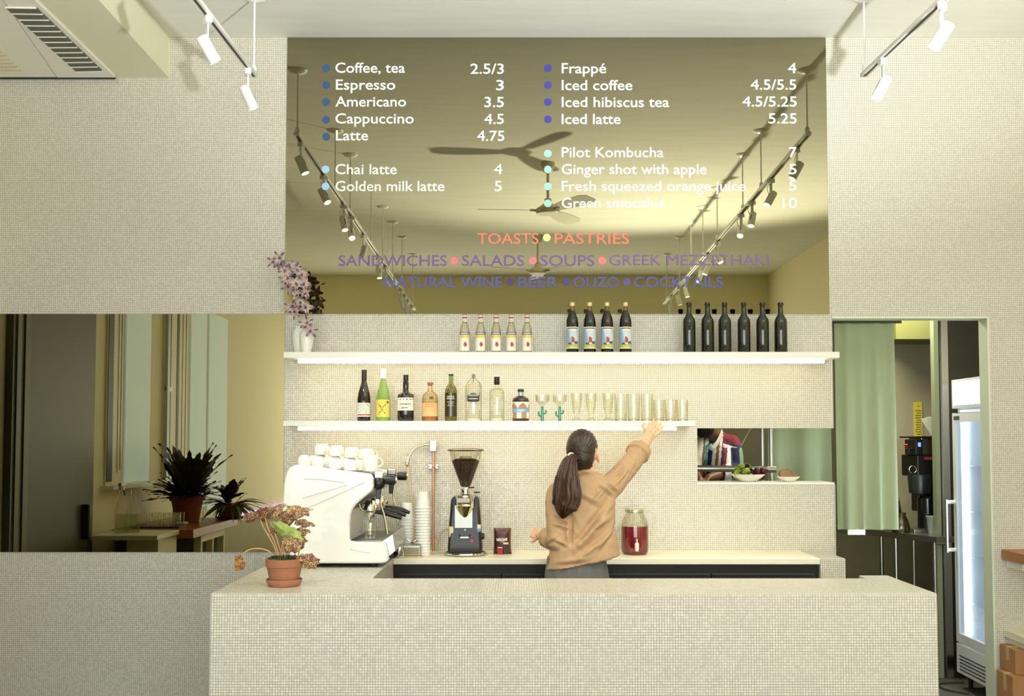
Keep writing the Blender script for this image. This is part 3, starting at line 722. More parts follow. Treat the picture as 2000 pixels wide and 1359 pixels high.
# --- six dark wine bottles
def winep(h=.298, r=.0375): return [(.001, .0), (r*.93, 0), (r, .006), (r, h*.6), (r*.93, h*.66), (r*.6, h*.73), (r*.4, h*.78), (r*.37, h - .02), (r*.42, h - .018), (r*.42, h - .008), (r*.37, h), (.001, h)]
def wine():
    t = thing('wine_bottle', '', 'bottle')
    part('glass', MB().lathe(winep(), n=28), DGLASS, t); part('lip', MB().lathe([(.0163, .283), (.0168, .285), (.0168, .292), (.0163, .294)], n=20), BLACK, t)
    return t
s0 = wine()
for i, px in enumerate((1346.5, 1382.5, 1416, 1453.5, 1490, 1525.5)):
    o = s0 if i == 0 else dup(s0)
    o.location = on(px, ZU); o['group'] = 'dark wine bottles on the upper shelf'
    o['label'] = 'plain dark green wine bottle without label, %s of six on the upper shelf' % ['leftmost', 'second from left', 'third from left', 'fourth from left', 'fifth from left', 'rightmost'][i]
# --- lower shelf bottles
def setb(name, label, px, **k): return thing(name, label, 'bottle', on(px, ZLo), **k)
t = setb('wine_bottle', 'red wine bottle with white and red label, first on the lower shelf', 711.5)
part('glass', MB().lathe([(.001, 0), (.037, 0), (.0395, .008), (.0395, .13), (.034, .165), (.0195, .215), (.0145, .235), (.0145, .297), (.001, .297)], n=28), mat('red_wine_glass', (30, 8, 8), .06, coat=.6), t)
part('capsule', MB().lathe([(.0155, .24), (.0152, .301), (.001, .302)], n=20), BLACK, t)
def f(u, v):
    if .08 < v < .2: return 1
    a = math.sin(u*17 + 3*math.sin(v*9))*math.sin(v*13 + 2*math.sin(u*7)); return 2 if abs(a) < .10 and v > .25 else 0
part('label', label_mesh(.0402, .026, .107, 2.6, f, None, 30), [PAPER, mat('print_red', (198, 70, 50), .5), mat('print_grey', (150, 148, 138), .5)], t, 35, fix=False)
t = setb('white_wine_bottle', 'light green wine bottle with white capsule and yellow label', 749)
part('glass', MB().lathe([(.001, 0), (.038, 0), (.041, .008), (.041, .135), (.034, .175), (.021, .215), (.0155, .245), (.0145, .30), (.001, .30)], n=28), mat('spring_green_glass', (150, 186, 88), .08, trans=.25, coat=.5), t)
part('capsule', MB().lathe([(.016, .25), (.015, .306), (.001, .308)], n=20), mat('capsule_white', (226, 228, 232), .4), t)
def f(u, v):
    if math.hypot(u - .84, (v - .86)*1.3) < .09: return 2
    x, y = u - .48, v - .45; return 1 if (abs(abs(x) - abs(y)*.7) < .035 and abs(y) < .33 and math.sin(v*60 + u*40) > -.4) else 0
part('label', label_mesh(.0417, .024, .126, 2.4, f, None, 24), [mat('print_lemon', (236, 214, 96), .5), mat('print_dark', (70, 60, 40), .5), mat('print_purple', (92, 60, 96), .5)], t, 35, fix=False)
t = setb('rum_bottle', 'squat black bottle with cream label beside the light green bottle', 793)
part('glass', MB().lathe([(.001, 0), (.046, 0), (.049, .008), (.049, .148), (.044, .158), (.02, .17), (.016, .18), (.0175, .2), (.017, .222), (.0135, .245), (.0135, .262), (.001, .262)], n=28), mat('brown_black_glass', (26, 20, 16), .07, coat=.6), t)
part('cap', MB().lathe([(.0152, .238), (.0152, .272), (.001, .273)], n=18), BLACK, t)
lb_ = part('label', label_mesh(.0497, .062, .137, 2.5, lambda u, v: 1 if (math.sin(u*38 + v*5) > .35 and (.82 < v < .92)) else (1 if v < .3 and abs(u - .3) < .15 and math.sin(u*60) > .2 and .14 < v < .24 else 0), None, 40), [PAPER, MATS['print_dark']], t, 35, fix=False)
wrap_text("OWNEY'S", .0503, .094, .068, (40, 40, 44), lb_, .010); wrap_text('RUM', .0503, .075, .03, (60, 50, 44), lb_, .007)
t = setb('whiskey_bottle', 'short rounded amber whiskey bottle with copper stopper', 840.5)
part('glass', MB().lathe([(.001, 0), (.045, 0), (.0475, .006), (.0475, .135), (.04, .158), (.022, .172), (.0135, .182), (.0125, .21), (.001, .21)], n=28), glassy('whiskey_glass', (250, 240, 214), .18, .62), t)
part('liquid', MB().lathe([(.001, .004), (.044, .004), (.0455, .01), (.0455, .112), (.001, .112)], n=28), mat('amber_whiskey', (226, 158, 92), .15, trans=.3), t)
part('stopper', MB().lathe([(.012, .208), (.012, .213), (.0175, .2135), (.0175, .228), (.001, .229)], n=18), mat('copper_stopper', (176, 96, 66), .4, .3), t)
lb_ = part('label', label_mesh(.0481, .028, .108, 2.5, lambda u, v: 0, None, 16), [mat('print_peach', (244, 192, 130), .5)], t, 35, fix=False)
wrap_text('WHISKEY', .0486, .095, .058, (196, 130, 80), lb_, .008); wrap_text('DISTILLERY', .0486, .081, .062, (196, 130, 80), lb_, .007)
part('neck_tag', label_mesh(.0445, .128, .142, .5, lambda u, v: 0, None, 4, -PI/2 + .25), [MATS['print_brown']], t, 0, fix=False)
t = setb('liqueur_bottle', 'olive green bottle with white lettering and black cap', 881)
part('glass', MB().lathe([(.001, 0), (.034, 0), (.0365, .006), (.0365, .178), (.03, .198), (.0155, .218), (.0125, .235), (.012, .27), (.001, .27)], n=28), mat('olive_bottle_glass', (104, 96, 26), .07, coat=.6, trans=.2), t)
part('liquid_band', MB().lathe([(.0369, .028), (.0369, .165), (.001, .165)], n=28), mat('olive_liquid', (50, 42, 14), .15, coat=.5), t)
part('neck_wrap', MB().lathe([(.0138, .226), (.0138, .266)], n=18), mat('neck_green', (110, 140, 60), .4), t)
part('cap', MB().lathe([(.0145, .266), (.0145, .276), (.001, .2765)], n=18), BLACK, t)
for s, z, w_, c in (('LIQUEUR', .140, .046, .008), ('SERIOUS', .128, .05, .008), ('herbal spirit', .110, .044, .005), ('since 1910', .098, .03, .005), ('750 ml', .088, .04, .004)): wrap_text(s, .0374, z, w_, (236, 232, 214), t, c)
t = setb('gin_bottle', 'tall clear gin bottle with black shield label', 925)
CG = glassy('clear_bottle_glass', (253, 253, 246), .4, .68)
part('glass', MB().lathe([(.001, 0), (.0465, 0), (.049, .008), (.049, .205), (.04, .226), (.02, .244), (.0135, .256), (.0135, .275), (.001, .275)], n=28), CG, t)
part('base_glass', MB().lathe([(.001, .002), (.046, .002), (.0475, .014), (.03, .02), (.001, .021)], n=28), mat('thick_clear_base', (250, 246, 224), .1), t)
part('stopper', MB().lathe([(.0065, .236), (.0065, .277), (.001, .278)], n=14), mat('stopper_grey', (96, 92, 84), .4), t)
def f(u, v):
    x = abs(u - .5)*2; top = .86 + .12*math.cos(x*PI) if x < .75 else .86 - (x - .75)*.4; bot = .12 + .12*x*x
    if v > top or v < bot or x > .97: return 3
    if x > .88 or v > top - .05 or v < bot + .05: return 1
    if .42 < v < .5 and x < .7: return 2
    return 0
lm0 = label_mesh(.0497, .100, .168, 1.75, f, None, 34); keep = [i for i, m in enumerate(lm0.mi) if m != 3]; lm0.f = [lm0.f[i] for i in keep]; lm0.mi = [lm0.mi[i] for i in keep]
lb_ = part('label', lm0, [mat('print_charcoal', (50, 50, 52), .45), mat('print_silver', (170, 168, 160), .4), mat('print_gold', (196, 184, 130), .4)], t, 35, fix=False)
wrap_text('AVIATION', .0503, .145, .06, (236, 236, 230), lb_, .0095); wrap_text('AMERICAN', .0503, .128, .042, (220, 220, 214), lb_, .006)
t = setb('gin_bottle', 'clear textured bottle with tall black stopper', 970.5)
part('glass', MB().lathe([(.001, 0), (.040, 0), (.0425, .008), (.0425, .17), (.038, .184), (.016, .194), (.011, .202), (.011, .21), (.001, .21)], n=28), CG, t)
part('base_glass', MB().lathe([(.001, .002), (.039, .002), (.041, .014), (.026, .02), (.001, .021)], n=28), MATS['thick_clear_base'], t)
part('stopper', MB().lathe([(.0155, .213), (.0165, .215), (.0165, .26), (.001, .261)], n=20), BLACK, t)
b = MB()
for j in range(10):
    for i in range(9):
        a = -PI/2 + (i - 4)*.24 + (.12 if j % 2 else 0); b.ball((.0425*math.cos(a), .0425*math.sin(a), .04 + j*.0125), .0019, 6, 4)
o = part('glass_stud', b, MATS['thick_clear_base'], t); o['kind'] = 'stuff'
t = setb('spirit_bottle', 'short dark round shouldered bottle with blue banner label', 1017)
part('glass', MB().lathe([(.001, 0), (.046, 0), (.05, .008), (.05, .118), (.045, .134), (.026, .146), (.015, .15), (.0145, .166), (.001, .166)], n=28), mat('espresso_glass', (44, 26, 14), .07, coat=.6), t)
part('neck_band', MB().lathe([(.0158, .150), (.0158, .171)], n=18), mat('silver_blue_band', (170, 186, 206), .35, .4), t)
part('stopper', MB().lathe([(.0185, .172), (.0185, .188), (.001, .189)], n=18), mat('stopper_brown', (58, 38, 30), .5), t)
def f(u, v):
    if .38 < v < .58: return 1
    if v < .38: return 0 if math.sin(u*14 + 2) > .2 else 2
    pk = .6 + .34*abs(math.sin(u*PI*2.2 + .6)); return 2 if v < pk else 0
lb_ = part('label', label_mesh(.0507, .016, .112, 2.7, f, None, 40), [PAPER, mat('print_banner_blue', (126, 174, 212), .5), mat('print_mountain', (176, 132, 98), .5)], t, 35, fix=False)
wrap_text('SPIRIT', .0513, .0575, .05, (236, 240, 244), lb_, .009)
# --- glasses on the lower shelf
GL = glassy('bar_glass', (255, 255, 250), .5, .78)
def cactus():
    t = thing('cactus_glass', '', 'glass')
    part('bowl', MB().lathe([(.004, .085), (.014, .09), (.017, .1), (.028, .106), (.040, .118), (.0425, .155), (.0412, .155), (.0385, .12), (.026, .110), (.012, .1), (.001, .096)], n=26), GL, t)
    b = MB().limb([(0, 0, .006), (0, 0, .08)], [.010, .0105, .009], 12)
    b.limb([(.006, 0, .045), (.019, 0, .047), (.020, 0, .062)], [.005, .0055, .005], 8); b.limb([(-.006, 0, .03), (-.019, 0, .034), (-.020, 0, .054)], [.005, .0055, .005], 8)
    part('cactus_stem', b, mat('teal_glass_stem', (60, 140, 112), .12, coat=.5), t, label='teal cactus shaped stem')
    part('foot', MB().lathe([(.001, .006), (.01, .005), (.031, .003), (.032, 0), (.001, 0)], n=24), GL, t)
    return t
s0 = cactus()
for i, px in enumerate((1059, 1093)):
    o = s0 if i == 0 else dup(s0); o.location = on(px, ZLo); o['group'] = 'cactus stemmed glasses'; o['label'] = 'cocktail glass with teal cactus stem, %s of the pair on the lower shelf' % ('left', 'right')[i]
def pils():
    t = thing('beer_glass', '', 'glass')
    part('bowl', MB().lathe([(.001, .03), (.014, .03), (.019, .045), (.027, .09), (.032, .135), (.034, .165), (.0325, .165), (.030, .135), (.025, .09), (.017, .047), (.001, .036)], n=26), GL, t)
    part('foot', MB().lathe([(.001, .0295), (.012, .0295), (.014, .02), (.028, .008), (.03, 0), (.001, 0)], n=24), MATS['thick_clear_base'] if False else GL, t)
    return t
s0 = pils()
for i, px in enumerate((1126, 1154, 1187)):
    o = s0 if i == 0 else dup(s0); o.location = on(px, ZLo); o['group'] = 'footed beer glasses'; o['label'] = 'flared clear footed beer glass, %s of three on the lower shelf' % ('left', 'middle', 'right')[i]
def tumb(h, r):
    t = thing('tumbler', '', 'glass')
    part('body', MB().lathe([(.001, 0), (r*.9, 0), (r*.93, .004), (r, h), (r*.94, h), (r*.86, .018), (.001, .014)], n=26), GL, t)
    part('base', MB().lathe([(.001, .0005), (r*.88, .0005), (r*.86, .013), (.001, .013)], n=24), glassy('thick_base', (244, 243, 232), .5, .7), t)
    return t
s0 = tumb(.158, .037)
for i, px in enumerate((1212, 1237, 1263)):
    o = s0 if i == 0 else dup(s0); o.location = on(px, ZLo, YS + (.0 if i != 1 else 0)); o['group'] = 'tall tumblers'; o['label'] = 'tall straight clear tumbler, %s of three left of the raised hand' % ('left', 'middle', 'right')[i]
s0 = tumb(.125, .034)
for i, px in enumerate((1286, 1309, 1332)):
    o = s0 if i == 0 else dup(s0); o.location = on(px, ZLo, YS + .04); o['group'] = 'short tumblers'; o['label'] = 'shorter clear tumbler, %s of three at the raised hand' % ('left', 'middle', 'right')[i]
# --- vases and orchid
def vase(px, h, r, Y, lab):
    t = part('vase', MB().lathe([(.001, 0), (r*.55, 0), (r*.62, .006), (r*.9, h*.35), (r, h*.62), (r*.9, h*.82), (r*.5, h*.97), (r*.52, h), (r*.4, h), (r*.4, h*.9), (.001, h*.85)], n=30), PORC, None, loc=on(px, ZU, Y))
    tag(t, lab, 'vase'); return t
vase(583, .168, .042, 6.44, 'smooth white vase standing behind the other at the left shelf end')
vase(598.5, .150, .042, 6.355, 'smooth white vase in front, holding the orchid at the left shelf end')
PET = mat('orchid_petal', (206, 190, 176), .6); nt = PET.node_tree
def petal_mesh(L_=.04, W_=.014):
    me = leaf(L_, W_, 8, 0, .25, 0, .25)
    me.materials.append(PET); return me
# petal colour: pale with mauve tips and veins, from the petal's own length
b_ = nt.nodes['Principled BSDF']; tc = nt.nodes.new('ShaderNodeTexCoord'); sx = nt.nodes.new('ShaderNodeSeparateXYZ'); nt.links.new(tc.outputs['Object'], sx.inputs[0])
rp = nt.nodes.new('ShaderNodeValToRGB'); e = rp.color_ramp.elements; e[0].position = 0; e[0].color = srgb(200, 176, 150); e[1].position = 1; e[1].color = srgb(76, 66, 118)
for pos, c in ((.35, (196, 178, 162)), (.7, (140, 116, 128)),): k = e.new(pos); k.color = srgb(*c)
mr = nt.nodes.new('ShaderNodeMapRange'); mr.inputs[1].default_value = 0; mr.inputs[2].default_value = .043; nt.links.new(sx.outputs[0], mr.inputs[0])
wv = nt.nodes.new('ShaderNodeMath'); wv.operation = 'ABSOLUTE'; nt.links.new(sx.outputs[1], wv.inputs[0])
w2 = nt.nodes.new('ShaderNodeMath'); w2.operation = 'MULTIPLY_ADD'; w2.inputs[1].default_value = -55; nt.links.new(wv.outputs[0], w2.inputs[0]); nt.links.new(mr.outputs[0], w2.inputs[2])
w3 = nt.nodes.new('ShaderNodeMath'); w3.operation = 'ADD'; w3.inputs[1].default_value = .22; nt.links.new(w2.outputs[0], w3.inputs[0])
nt.links.new(w3.outputs[0], rp.inputs[0]); nt.links.new(rp.outputs[0], b_.inputs['Base Color'])
pm = petal_mesh(.043, .0135); pm2 = petal_mesh(.037, .0115)
OY = 6.33
orc = thing('orchid_spray', 'tall arching spray of mauve and cream orchids in the white vase', 'flowers', on(598.5, ZU + .153, OY))
ol = orc.location
stem_px = [(598, 642), (598, 620), (592, 590), (584, 560), (574, 535), (560, 515), (538, 502)]
part('stem', MB().tube(smooth_path([P(x, y, OY + .02) - ol for x, y in stem_px]), .0035, 6), GRL, orc)
ro = random.Random(11)
fl = [(534, 511, 25), (548, 516, 160), (545, 504, 80), (566, 520, 200), (580, 527, 60), (590, 535, -20), (560, 546, 150), (577, 553, 70), (594, 553, -30), (562, 562, 210), (579, 578, 90), (597, 573, 20), (568, 600, 170), (578, 610, 250), (598, 600, 10), (598, 631, 100), (606, 645, -10), (586, 590, 10), (556, 531, 190)]
for i, (x, y, a) in enumerate(fl):
    c = P(x, y, OY - ro.uniform(0, .07)) - ol
    fo = part('flower', MB().lathe([(.001, -.006), (.005, -.003), (.006, .004), (.001, .008)], n=8), mat('orchid_heart', (150, 90, 96), .5), orc, loc=c)
    fo.rotation_euler = (R(80) + ro.uniform(-.4, .4), ro.uniform(-.5, .5), ro.uniform(-.5, .5))
    for k in range(5):
        o = bpy.data.objects.new('petal', pm if k % 2 == 0 else pm2); COL.objects.link(o); o.parent = fo
        o.rotation_euler = (ro.uniform(-.25, .25), -R(18) + ro.uniform(-.15, .15), R(a + k*72 + ro.uniform(-10, 10))); s_ = ro.uniform(1.0, 1.25); o.scale = (s_, s_, s_)
    lip = leaf(.02, .008, 5, 0, .6, 0, .4); lip.materials.append(mat('orchid_lip', (96, 70, 120), .5)); link('petal', lip, MATS['orchid_lip'], fo, (0, 0, .006), (0, -.4, R(a + 250)))['label'] = 'violet lip petal'
for (x, y, a) in ((612, 540, 20), (610, 565, -40), (622, 610, 0)):
    o = link('bud', MB().ball((.012, 0, 0), (.013, .0035, .004), 8, 6).mesh('bud'), mat('orchid_bud', (66, 52, 60), .5), orc, P(x - 4, y, OY) - ol, (0, -R(a), 0))
# ================================================================== things on the counters
HT = H + .0005
# ---- espresso machine, seen from its side
YN, YFm = 5.62, 6.36
em = thing('espresso_machine', 'large white espresso machine at the wall end of the side counter', 'coffee machine', (P(660, 1100, YN).x, 6.0, HT))
eo = em.location
def E(px, py, Y=YN): p = P(px, py, Y) - eo; return p
poly = [(470, 760), (472, 600), (480, 470), (490, 400), (508, 345), (535, 308), (575, 290), (640, 287), (760, 302), (900, 325), (1050, 343), (1150, 354), (1195, 362), (1218, 378), (1226, 400), (1229, 470), (1215, 505), (1180, 535), (1130, 575), (1080, 620), (1052, 658), (1038, 700), (1031, 770), (1030, 920), (1100, 928), (1200, 930), (1310, 930), (1324, 938), (1332, 965), (1356, 1070), (1350, 1086), (1335, 1100), (1305, 1106), (700, 1106), (600, 1106), (540, 1060), (500, 960)]
poly = [(440 + x/4.248, 840 + y/4.248) for x, y in poly]
pz = [(E(x, y).x, E(x, y).z) for x, y in poly]
MW = mat('machine_white', (228, 227, 220), .3, coat=.3)
part('side_panel', MB().prism(pz, YN - eo.y, YN + .05 - eo.y), MW, em, 25, bev=.012, seg=3, label='glossy white side panel facing the room')
part('side_panel', MB().prism(pz, YFm - .05 - eo.y, YFm - eo.y), MW, em, 25, bev=.012, seg=3)
# raised creases on the near panel
for pts in ([(650, 400), (800, 405), (985, 432), (1010, 452), (900, 485), (640, 560)], [(640, 655), (800, 590), (1000, 500), (1150, 430)], [(1040, 980), (1100, 1000), (1200, 1012)]):
    q = [E(440 + x/4.248, 840 + y/4.248) for x, y in pts]
    part('crease', MB().tube([v + Vector((0, -.0005, 0)) for v in q], (.0042), 8), MW, em)
XB, XM = E(440 + 500/4.248, 900).x, E(440 + 1040/4.248, 900).x
def ebox(xa, xb, ya, yb, z0, z1): return MB().box((xa, ya - eo.y, z0), (xb, yb - eo.y, z1))
zt_ = E(600, 912).z
part('body', ebox(XB + .02, XM - .03, YN + .052, YFm - .052, .04, E(640, 920).z - .01), MW, em, 0, bev=.01)
part('head', MB().prism([(XM - .03, E(1, 925).z), (E(722, 1).x, E(1, 938).z), (E(728, 1).x, E(1, 950).z), (E(705, 1).x, E(1, 985).z), (XM - .03, E(1, 1002).z)], YN + .052 - eo.y, YFm - .052 - eo.y), mat('machine_black', (34, 32, 28), .3), em, 20)
part('base', ebox(XB + .08, E(758, 1).x, YN + .052, YFm - .052, .032, E(1, 1061).z), STEEL, em, 0, bev=.006)
part('front_plate', MB().prism([(E(757, 1).x, E(1, 1096).z), (E(776, 1).x, E(1, 1078).z), (E(771, 1).x, E(1, 1044).z), (E(750, 1).x, E(1, 1058).z)], YN + .052 - eo.y, YFm - .06 - eo.y), STEEL, em, 0, bev=.003)
for i in range(4):
    part('foot', MB().lathe([(.018, 0), (.022, .03), (.014, .034)], (E(600 if i % 2 else 735, 1).x, (YN + .05 if i < 2 else YFm - .08) - eo.y, 0), 14), BLACK, em)
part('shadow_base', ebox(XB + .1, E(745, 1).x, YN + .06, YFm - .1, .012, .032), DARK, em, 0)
tp = part('cup_tray', MB().prism([(XB + .03, E(1, 912).z), (E(722, 1).x, E(1, 926).z), (E(722, 1).x, E(1, 929).z), (XB + .03, E(1, 915).z)], YN + .052 - eo.y, YFm - .052 - eo.y), STEEL, em, 0)
zb = E(1, 1061).z
part('drip_grid', ebox(XM - .02, E(752, 1).x, YN + .055, YFm - .055, zb, zb + .003), BLACK, em, 0)
for i in range(18):
    y = YN + .07 + i*.036; part('grid_bar', ebox(XM - .015, E(750, 1).x, y, y + .006, zb + .0032, zb + .008), CHROME, em, 0)
for k in range(3):
    y = YN + .15 + k*.215 - eo.y
    g = part('group_head', MB().lathe([(.02, 0), (.034, .004), (.036, .03), (.03, .045), (.022, .06), (.0, .062)], (E(722, 1).x, y, E(1, 1003).z), 24), CHROME, em)
    part('group_bar', MB().tube(smooth_path([Vector((E(700, 1).x, y, E(1, 985).z)), Vector((E(705, 1).x, y, E(1, 998).z)), Vector((E(722, 1).x, y, E(1, 998).z)), Vector((E(738, 1).x, y, E(1, 992).z))]), .009, 10), CHROME, g)
    pf = part('portafilter', MB().lathe([(.0, -.012), (.03, -.010), (.034, .004), (.034, .016), (.0, .018)], (E(722, 1).x, y, E(1, 1010).z), 24), CHROME, em)
    z1 = E(1, 1003).z
    part('handle', MB().tube([(E(732, 1).x, y, z1), (E(750, 1).x, y, z1 - .006), (E(770, 1).x, y, z1 - .02), (E(784, 1).x, y, z1 - .034)], [(.009, .009), (.013, .014), (.014, .016), (.009, .01)], 12), BLACK, pf)
    part('spout', MB().tube([(E(722, 1).x, y - .012, z1 - .02), (E(720, 1).x, y - .018, z1 - .04)], .006, 8).tube([(E(722, 1).x, y + .012, z1 - .02), (E(720, 1).x, y + .018, z1 - .04)], .006, 8), CHROME, pf)
for k, y in enumerate((YN + .075 - eo.y, YFm - .09 - eo.y)):
    kn = part('steam_knob', MB().lathe([(.0, -.028), (.021, -.026), (.024, -.01), (.024, .026), (.018, .03)], n=20, axis='x').xform(Matrix.Translation((E(764, 1).x, y, E(1, 938).z))), BLACK, em)
    part('knob_cap', MB().lathe([(.018, .030), (.0165, .036), (.0, .038)], n=20, axis='x').xform(Matrix.Translation((E(764, 1).x, y, E(1, 938).z))), CHROME, kn)
    part('valve_body', MB().ball((E(742, 1).x, y, E(1, 944).z), (.035, .032, .036), 16, 10), BLACK, em)
    part('valve_cap', MB().box((E(733, 1).x, y - .02, E(1, 936).z), (E(752, 1).x, y + .02, E(1, 921).z)), STEEL, em, 0, bev=.008)
    w1 = [E(743, 955), E(740, 975), E(741, 990), E(747, 1010), E(753, 1045)]
    part('steam_wand', MB().tube(smooth_path([Vector((q.x, y, q.z)) for q in w1]), .0055, 8), CHROME, em)
    part('wand_guard', MB().box((E(737, 1).x, y - .012, E(1, 976).z), (E(746, 1).x, y + .012, E(1, 956).z)), BLACK, em, 0, bev=.004)
# shot glass under the group
p = E(723, 1056, 5.78) + eo; p.z = eo.z + zb + .009
t = part('shot_glass', MB().lathe([(.001, 0), (.026, 0), (.028, .02), (.036, .082), (.034, .082), (.026, .02), (.001, .012)], n=22), GL, None, loc=p); tag(t, 'clear glass standing on the espresso machine drip tray', 'glass')
# cups on top, upside down
def cup():
    t = thing('coffee_cup', '', 'cup')
    part('cup_bowl', MB().lathe([(.034, 0), (.0365, .001), (.035, .025), (.029, .045), (.021, .054), (.020, .058), (.015, .058), (.015, .055), (.0, .055)], n=26), PORC, t)
    part('cup_handle', MB().torus((.036, 0, .028), .0145, .004, 14, 8, 'y', -PI/2, PI/2), PORC, t)
    return t
c0 = cup(); first = True
def zat(x): 
    t_ = (x - (XB + .03))/((E(722, 1).x) - (XB + .03)); return E(1, 912).z*(1 - t_) + E(1, 926).z*t_
rc = random.Random(2)
xs0 = E(592, 1).x
for j, yy in enumerate((5.74, 5.86, 5.98, 6.10, 6.22)):
    n = 6 if j == 0 else 5
    for i in range(n):
        x = xs0 + i*.083 + (.03 if j else 0) + rc.uniform(-.004, .004)
        if x > E(722, 1).x - .03: continue
        o = c0 if first else dup(c0); first = False
        o.location = (eo.x + x, yy, eo.z + zat(x + .037) + .008 + .002); o.rotation_euler = (0, 0, R(rc.uniform(-35, 5)))
        row = ['nearest', 'second', 'third', 'fourth', 'rear'][j]
        o['label'] = 'upturned white coffee cup in the %s row on top of the espresso machine' % row; o['group'] = 'white cups on the machine, %s row' % row
        if j in (2, 3) and i < 4:
            q = dup(c0, (eo.x + x + .015, yy, eo.z + zat(x + .037) + .010 + .059), (0, 0, R(rc.uniform(-40, 20))))
            q['label'] = 'upturned white coffee cup stacked on another on the espresso machine, %s' % ('third row' if j == 2 else 'fourth row'); q['group'] = 'stacked white cups, %s' % ('third row' if j == 2 else 'fourth row')
p = E(723, 922, 5.84); t = thing('mug', 'large upturned white mug with handle, right end of the cups on the machine', 'mug', (eo.x + p.x, 5.84, eo.z + E(1, 926).z + .008))
part('mug_body', MB().lathe([(.041, 0), (.043, .002), (.043, .075), (.038, .086), (.03, .088), (.0, .086)], n=28), PORC, t)
part('mug_handle', MB().torus((.042, 0, .048), .024, .005, 16, 8, 'y', -PI/2, PI/2), PORC, t)
t.location.x -= .0
# ---- paper cup stacks, upside down
PAPERC = mat('paper_cup', (240, 238, 226), .6)
def pcup(r=.042, h=.095):
    t = thing('paper_cup', '', 'cup')
    part('cup_wall', MB().lathe([(r, 0), (r + .003, .001), (r + .003, .005), (r, .006), (r*.72, h), (r*.68, h), (r*.66, h - .006), (.001, h - .006)], n=28), PAPERC, t)
    return t
pc = pcup(); first = True
for (px, n, ytop, Y, w_) in ((794, 13, 982, 6.28, 'shorter left'), (826, 17, 960, 6.24, 'taller right')):
    topz = P(px, ytop, Y).z - HT - .095; stp = topz/(n - 1)
    for i in range(n):
        o = pc if first else dup(pc); first = False
        o.location = (P(px, 1000, Y).x, Y, HT + i*stp); o['group'] = 'white paper cups, %s stack' % w_
        o['label'] = ('white paper cup topmost in the %s stack' if i == n - 1 else ('white paper cup at the bottom of the %s stack' if i == 0 else 'white paper cup nested within the %s stack')) % w_
# ---- rinse tap: copper riser with hose
t = thing('tap_riser', 'copper water riser with chrome valve and hose on the tiled wall', 'pipe', P(847, 1075, 6.46)); o = t.location
def T(px, py, Y=6.455): return P(px, py, Y) - o
part('copper_pipe', MB().tube([T(846, 1079), T(847, 880)], .0075, 12), mat('copper', (216, 158, 126), .35, .7), t)
part('valve', MB().box(T(840, 882, 6.48), T(853, 859, 6.43)), CHROME, t, 0, bev=.006)
c_ = part('clamp', MB().box(T(836, 915, 6.485), T(857, 907, 6.475)), STEEL, t, 0, bev=.002)
for x in (838, 855): part('screw', MB().ball(T(x, 911, 6.474), .004, 8, 6), BLACK, c_)
part('clamp', MB().box(T(840, 1060, 6.485), T(853, 1054, 6.475)), MATS['copper'], t, 0)
part('clamp_ring', MB().lathe([(.011, -.008), (.012, -.006), (.012, .006), (.011, .008)], T(847, 911), 12), MATS['copper'], t)
part('nozzle_pipe', MB().tube(smooth_path([T(841, 868), T(830, 868), T(812, 874), T(801, 888), T(796, 903)], 5), .0065, 10), mat('hose_steel', (206, 196, 160), .3, .7), t)
part('hose_nut', MB().lathe([(.010, -.018), (.012, -.01), (.012, .01), (.009, .018)], T(795, 905), 12), CHROME, t)
part('hose', MB().tube(smooth_path([T(796, 912), T(800, 950), T(806, 1000), T(808, 1040), T(806, 1062)], 5), .0055, 8), mat('hose_cream', (214, 202, 160), .4), t)
# ---- small steel rinser, pitcher
p = P(805, 1086, 6.17); t = thing('steel_rinser', 'small square steel box with two wing knobs before the paper cups', 'rinser', (p.x, 6.17, HT)); 
part('box', MB().box((-.05, -.04, .006), (.05, .04, .064)), STEEL, t, 0, bev=.004)
part('panel', MB().box((-.04, -.0412, .012), (.042, -.0405, .054)), mat('dull_panel', (150, 144, 116), .5), t, 0)
part('foot', MB().box((-.054, -.042, 0), (.054, .042, .0055)), mat('brass_foot', (190, 170, 110), .4, .5), t, 0)
part('valve_stem', MB().tube([(0, 0, .064), (0, 0, .088)], .006, 10), CHROME, t)
for s in (-1, 1):
    part('wing_knob', MB().tube([(s*.004, 0, .084), (s*.02, 0, .088), (s*.027, 0, .094)], [(.004, .004), (.005, .004), (.007, .004)], 8), CHROME, t)
p = P(780, 1088, 6.12); t = thing('milk_pitcher', 'small steel milk jug with a thermometer beside the espresso machine', 'jug', (p.x, 6.12, HT))
part('jug_body', MB().lathe([(.001, 0), (.03, 0), (.033, .02), (.026, .06), (.028, .08), (.026, .08), (.024, .06), (.03, .02), (.001, .004)], n=22), CHROME, t)
part('thermometer', MB().tube([(.006, 0, .012), (.0, 0, .115)], .0025, 6), STEEL, t)
part('dial', MB().lathe([(.001, 0), (.012, 0), (.012, .006), (.001, .006)], (0, 0, .113), 14), BLACK, t)
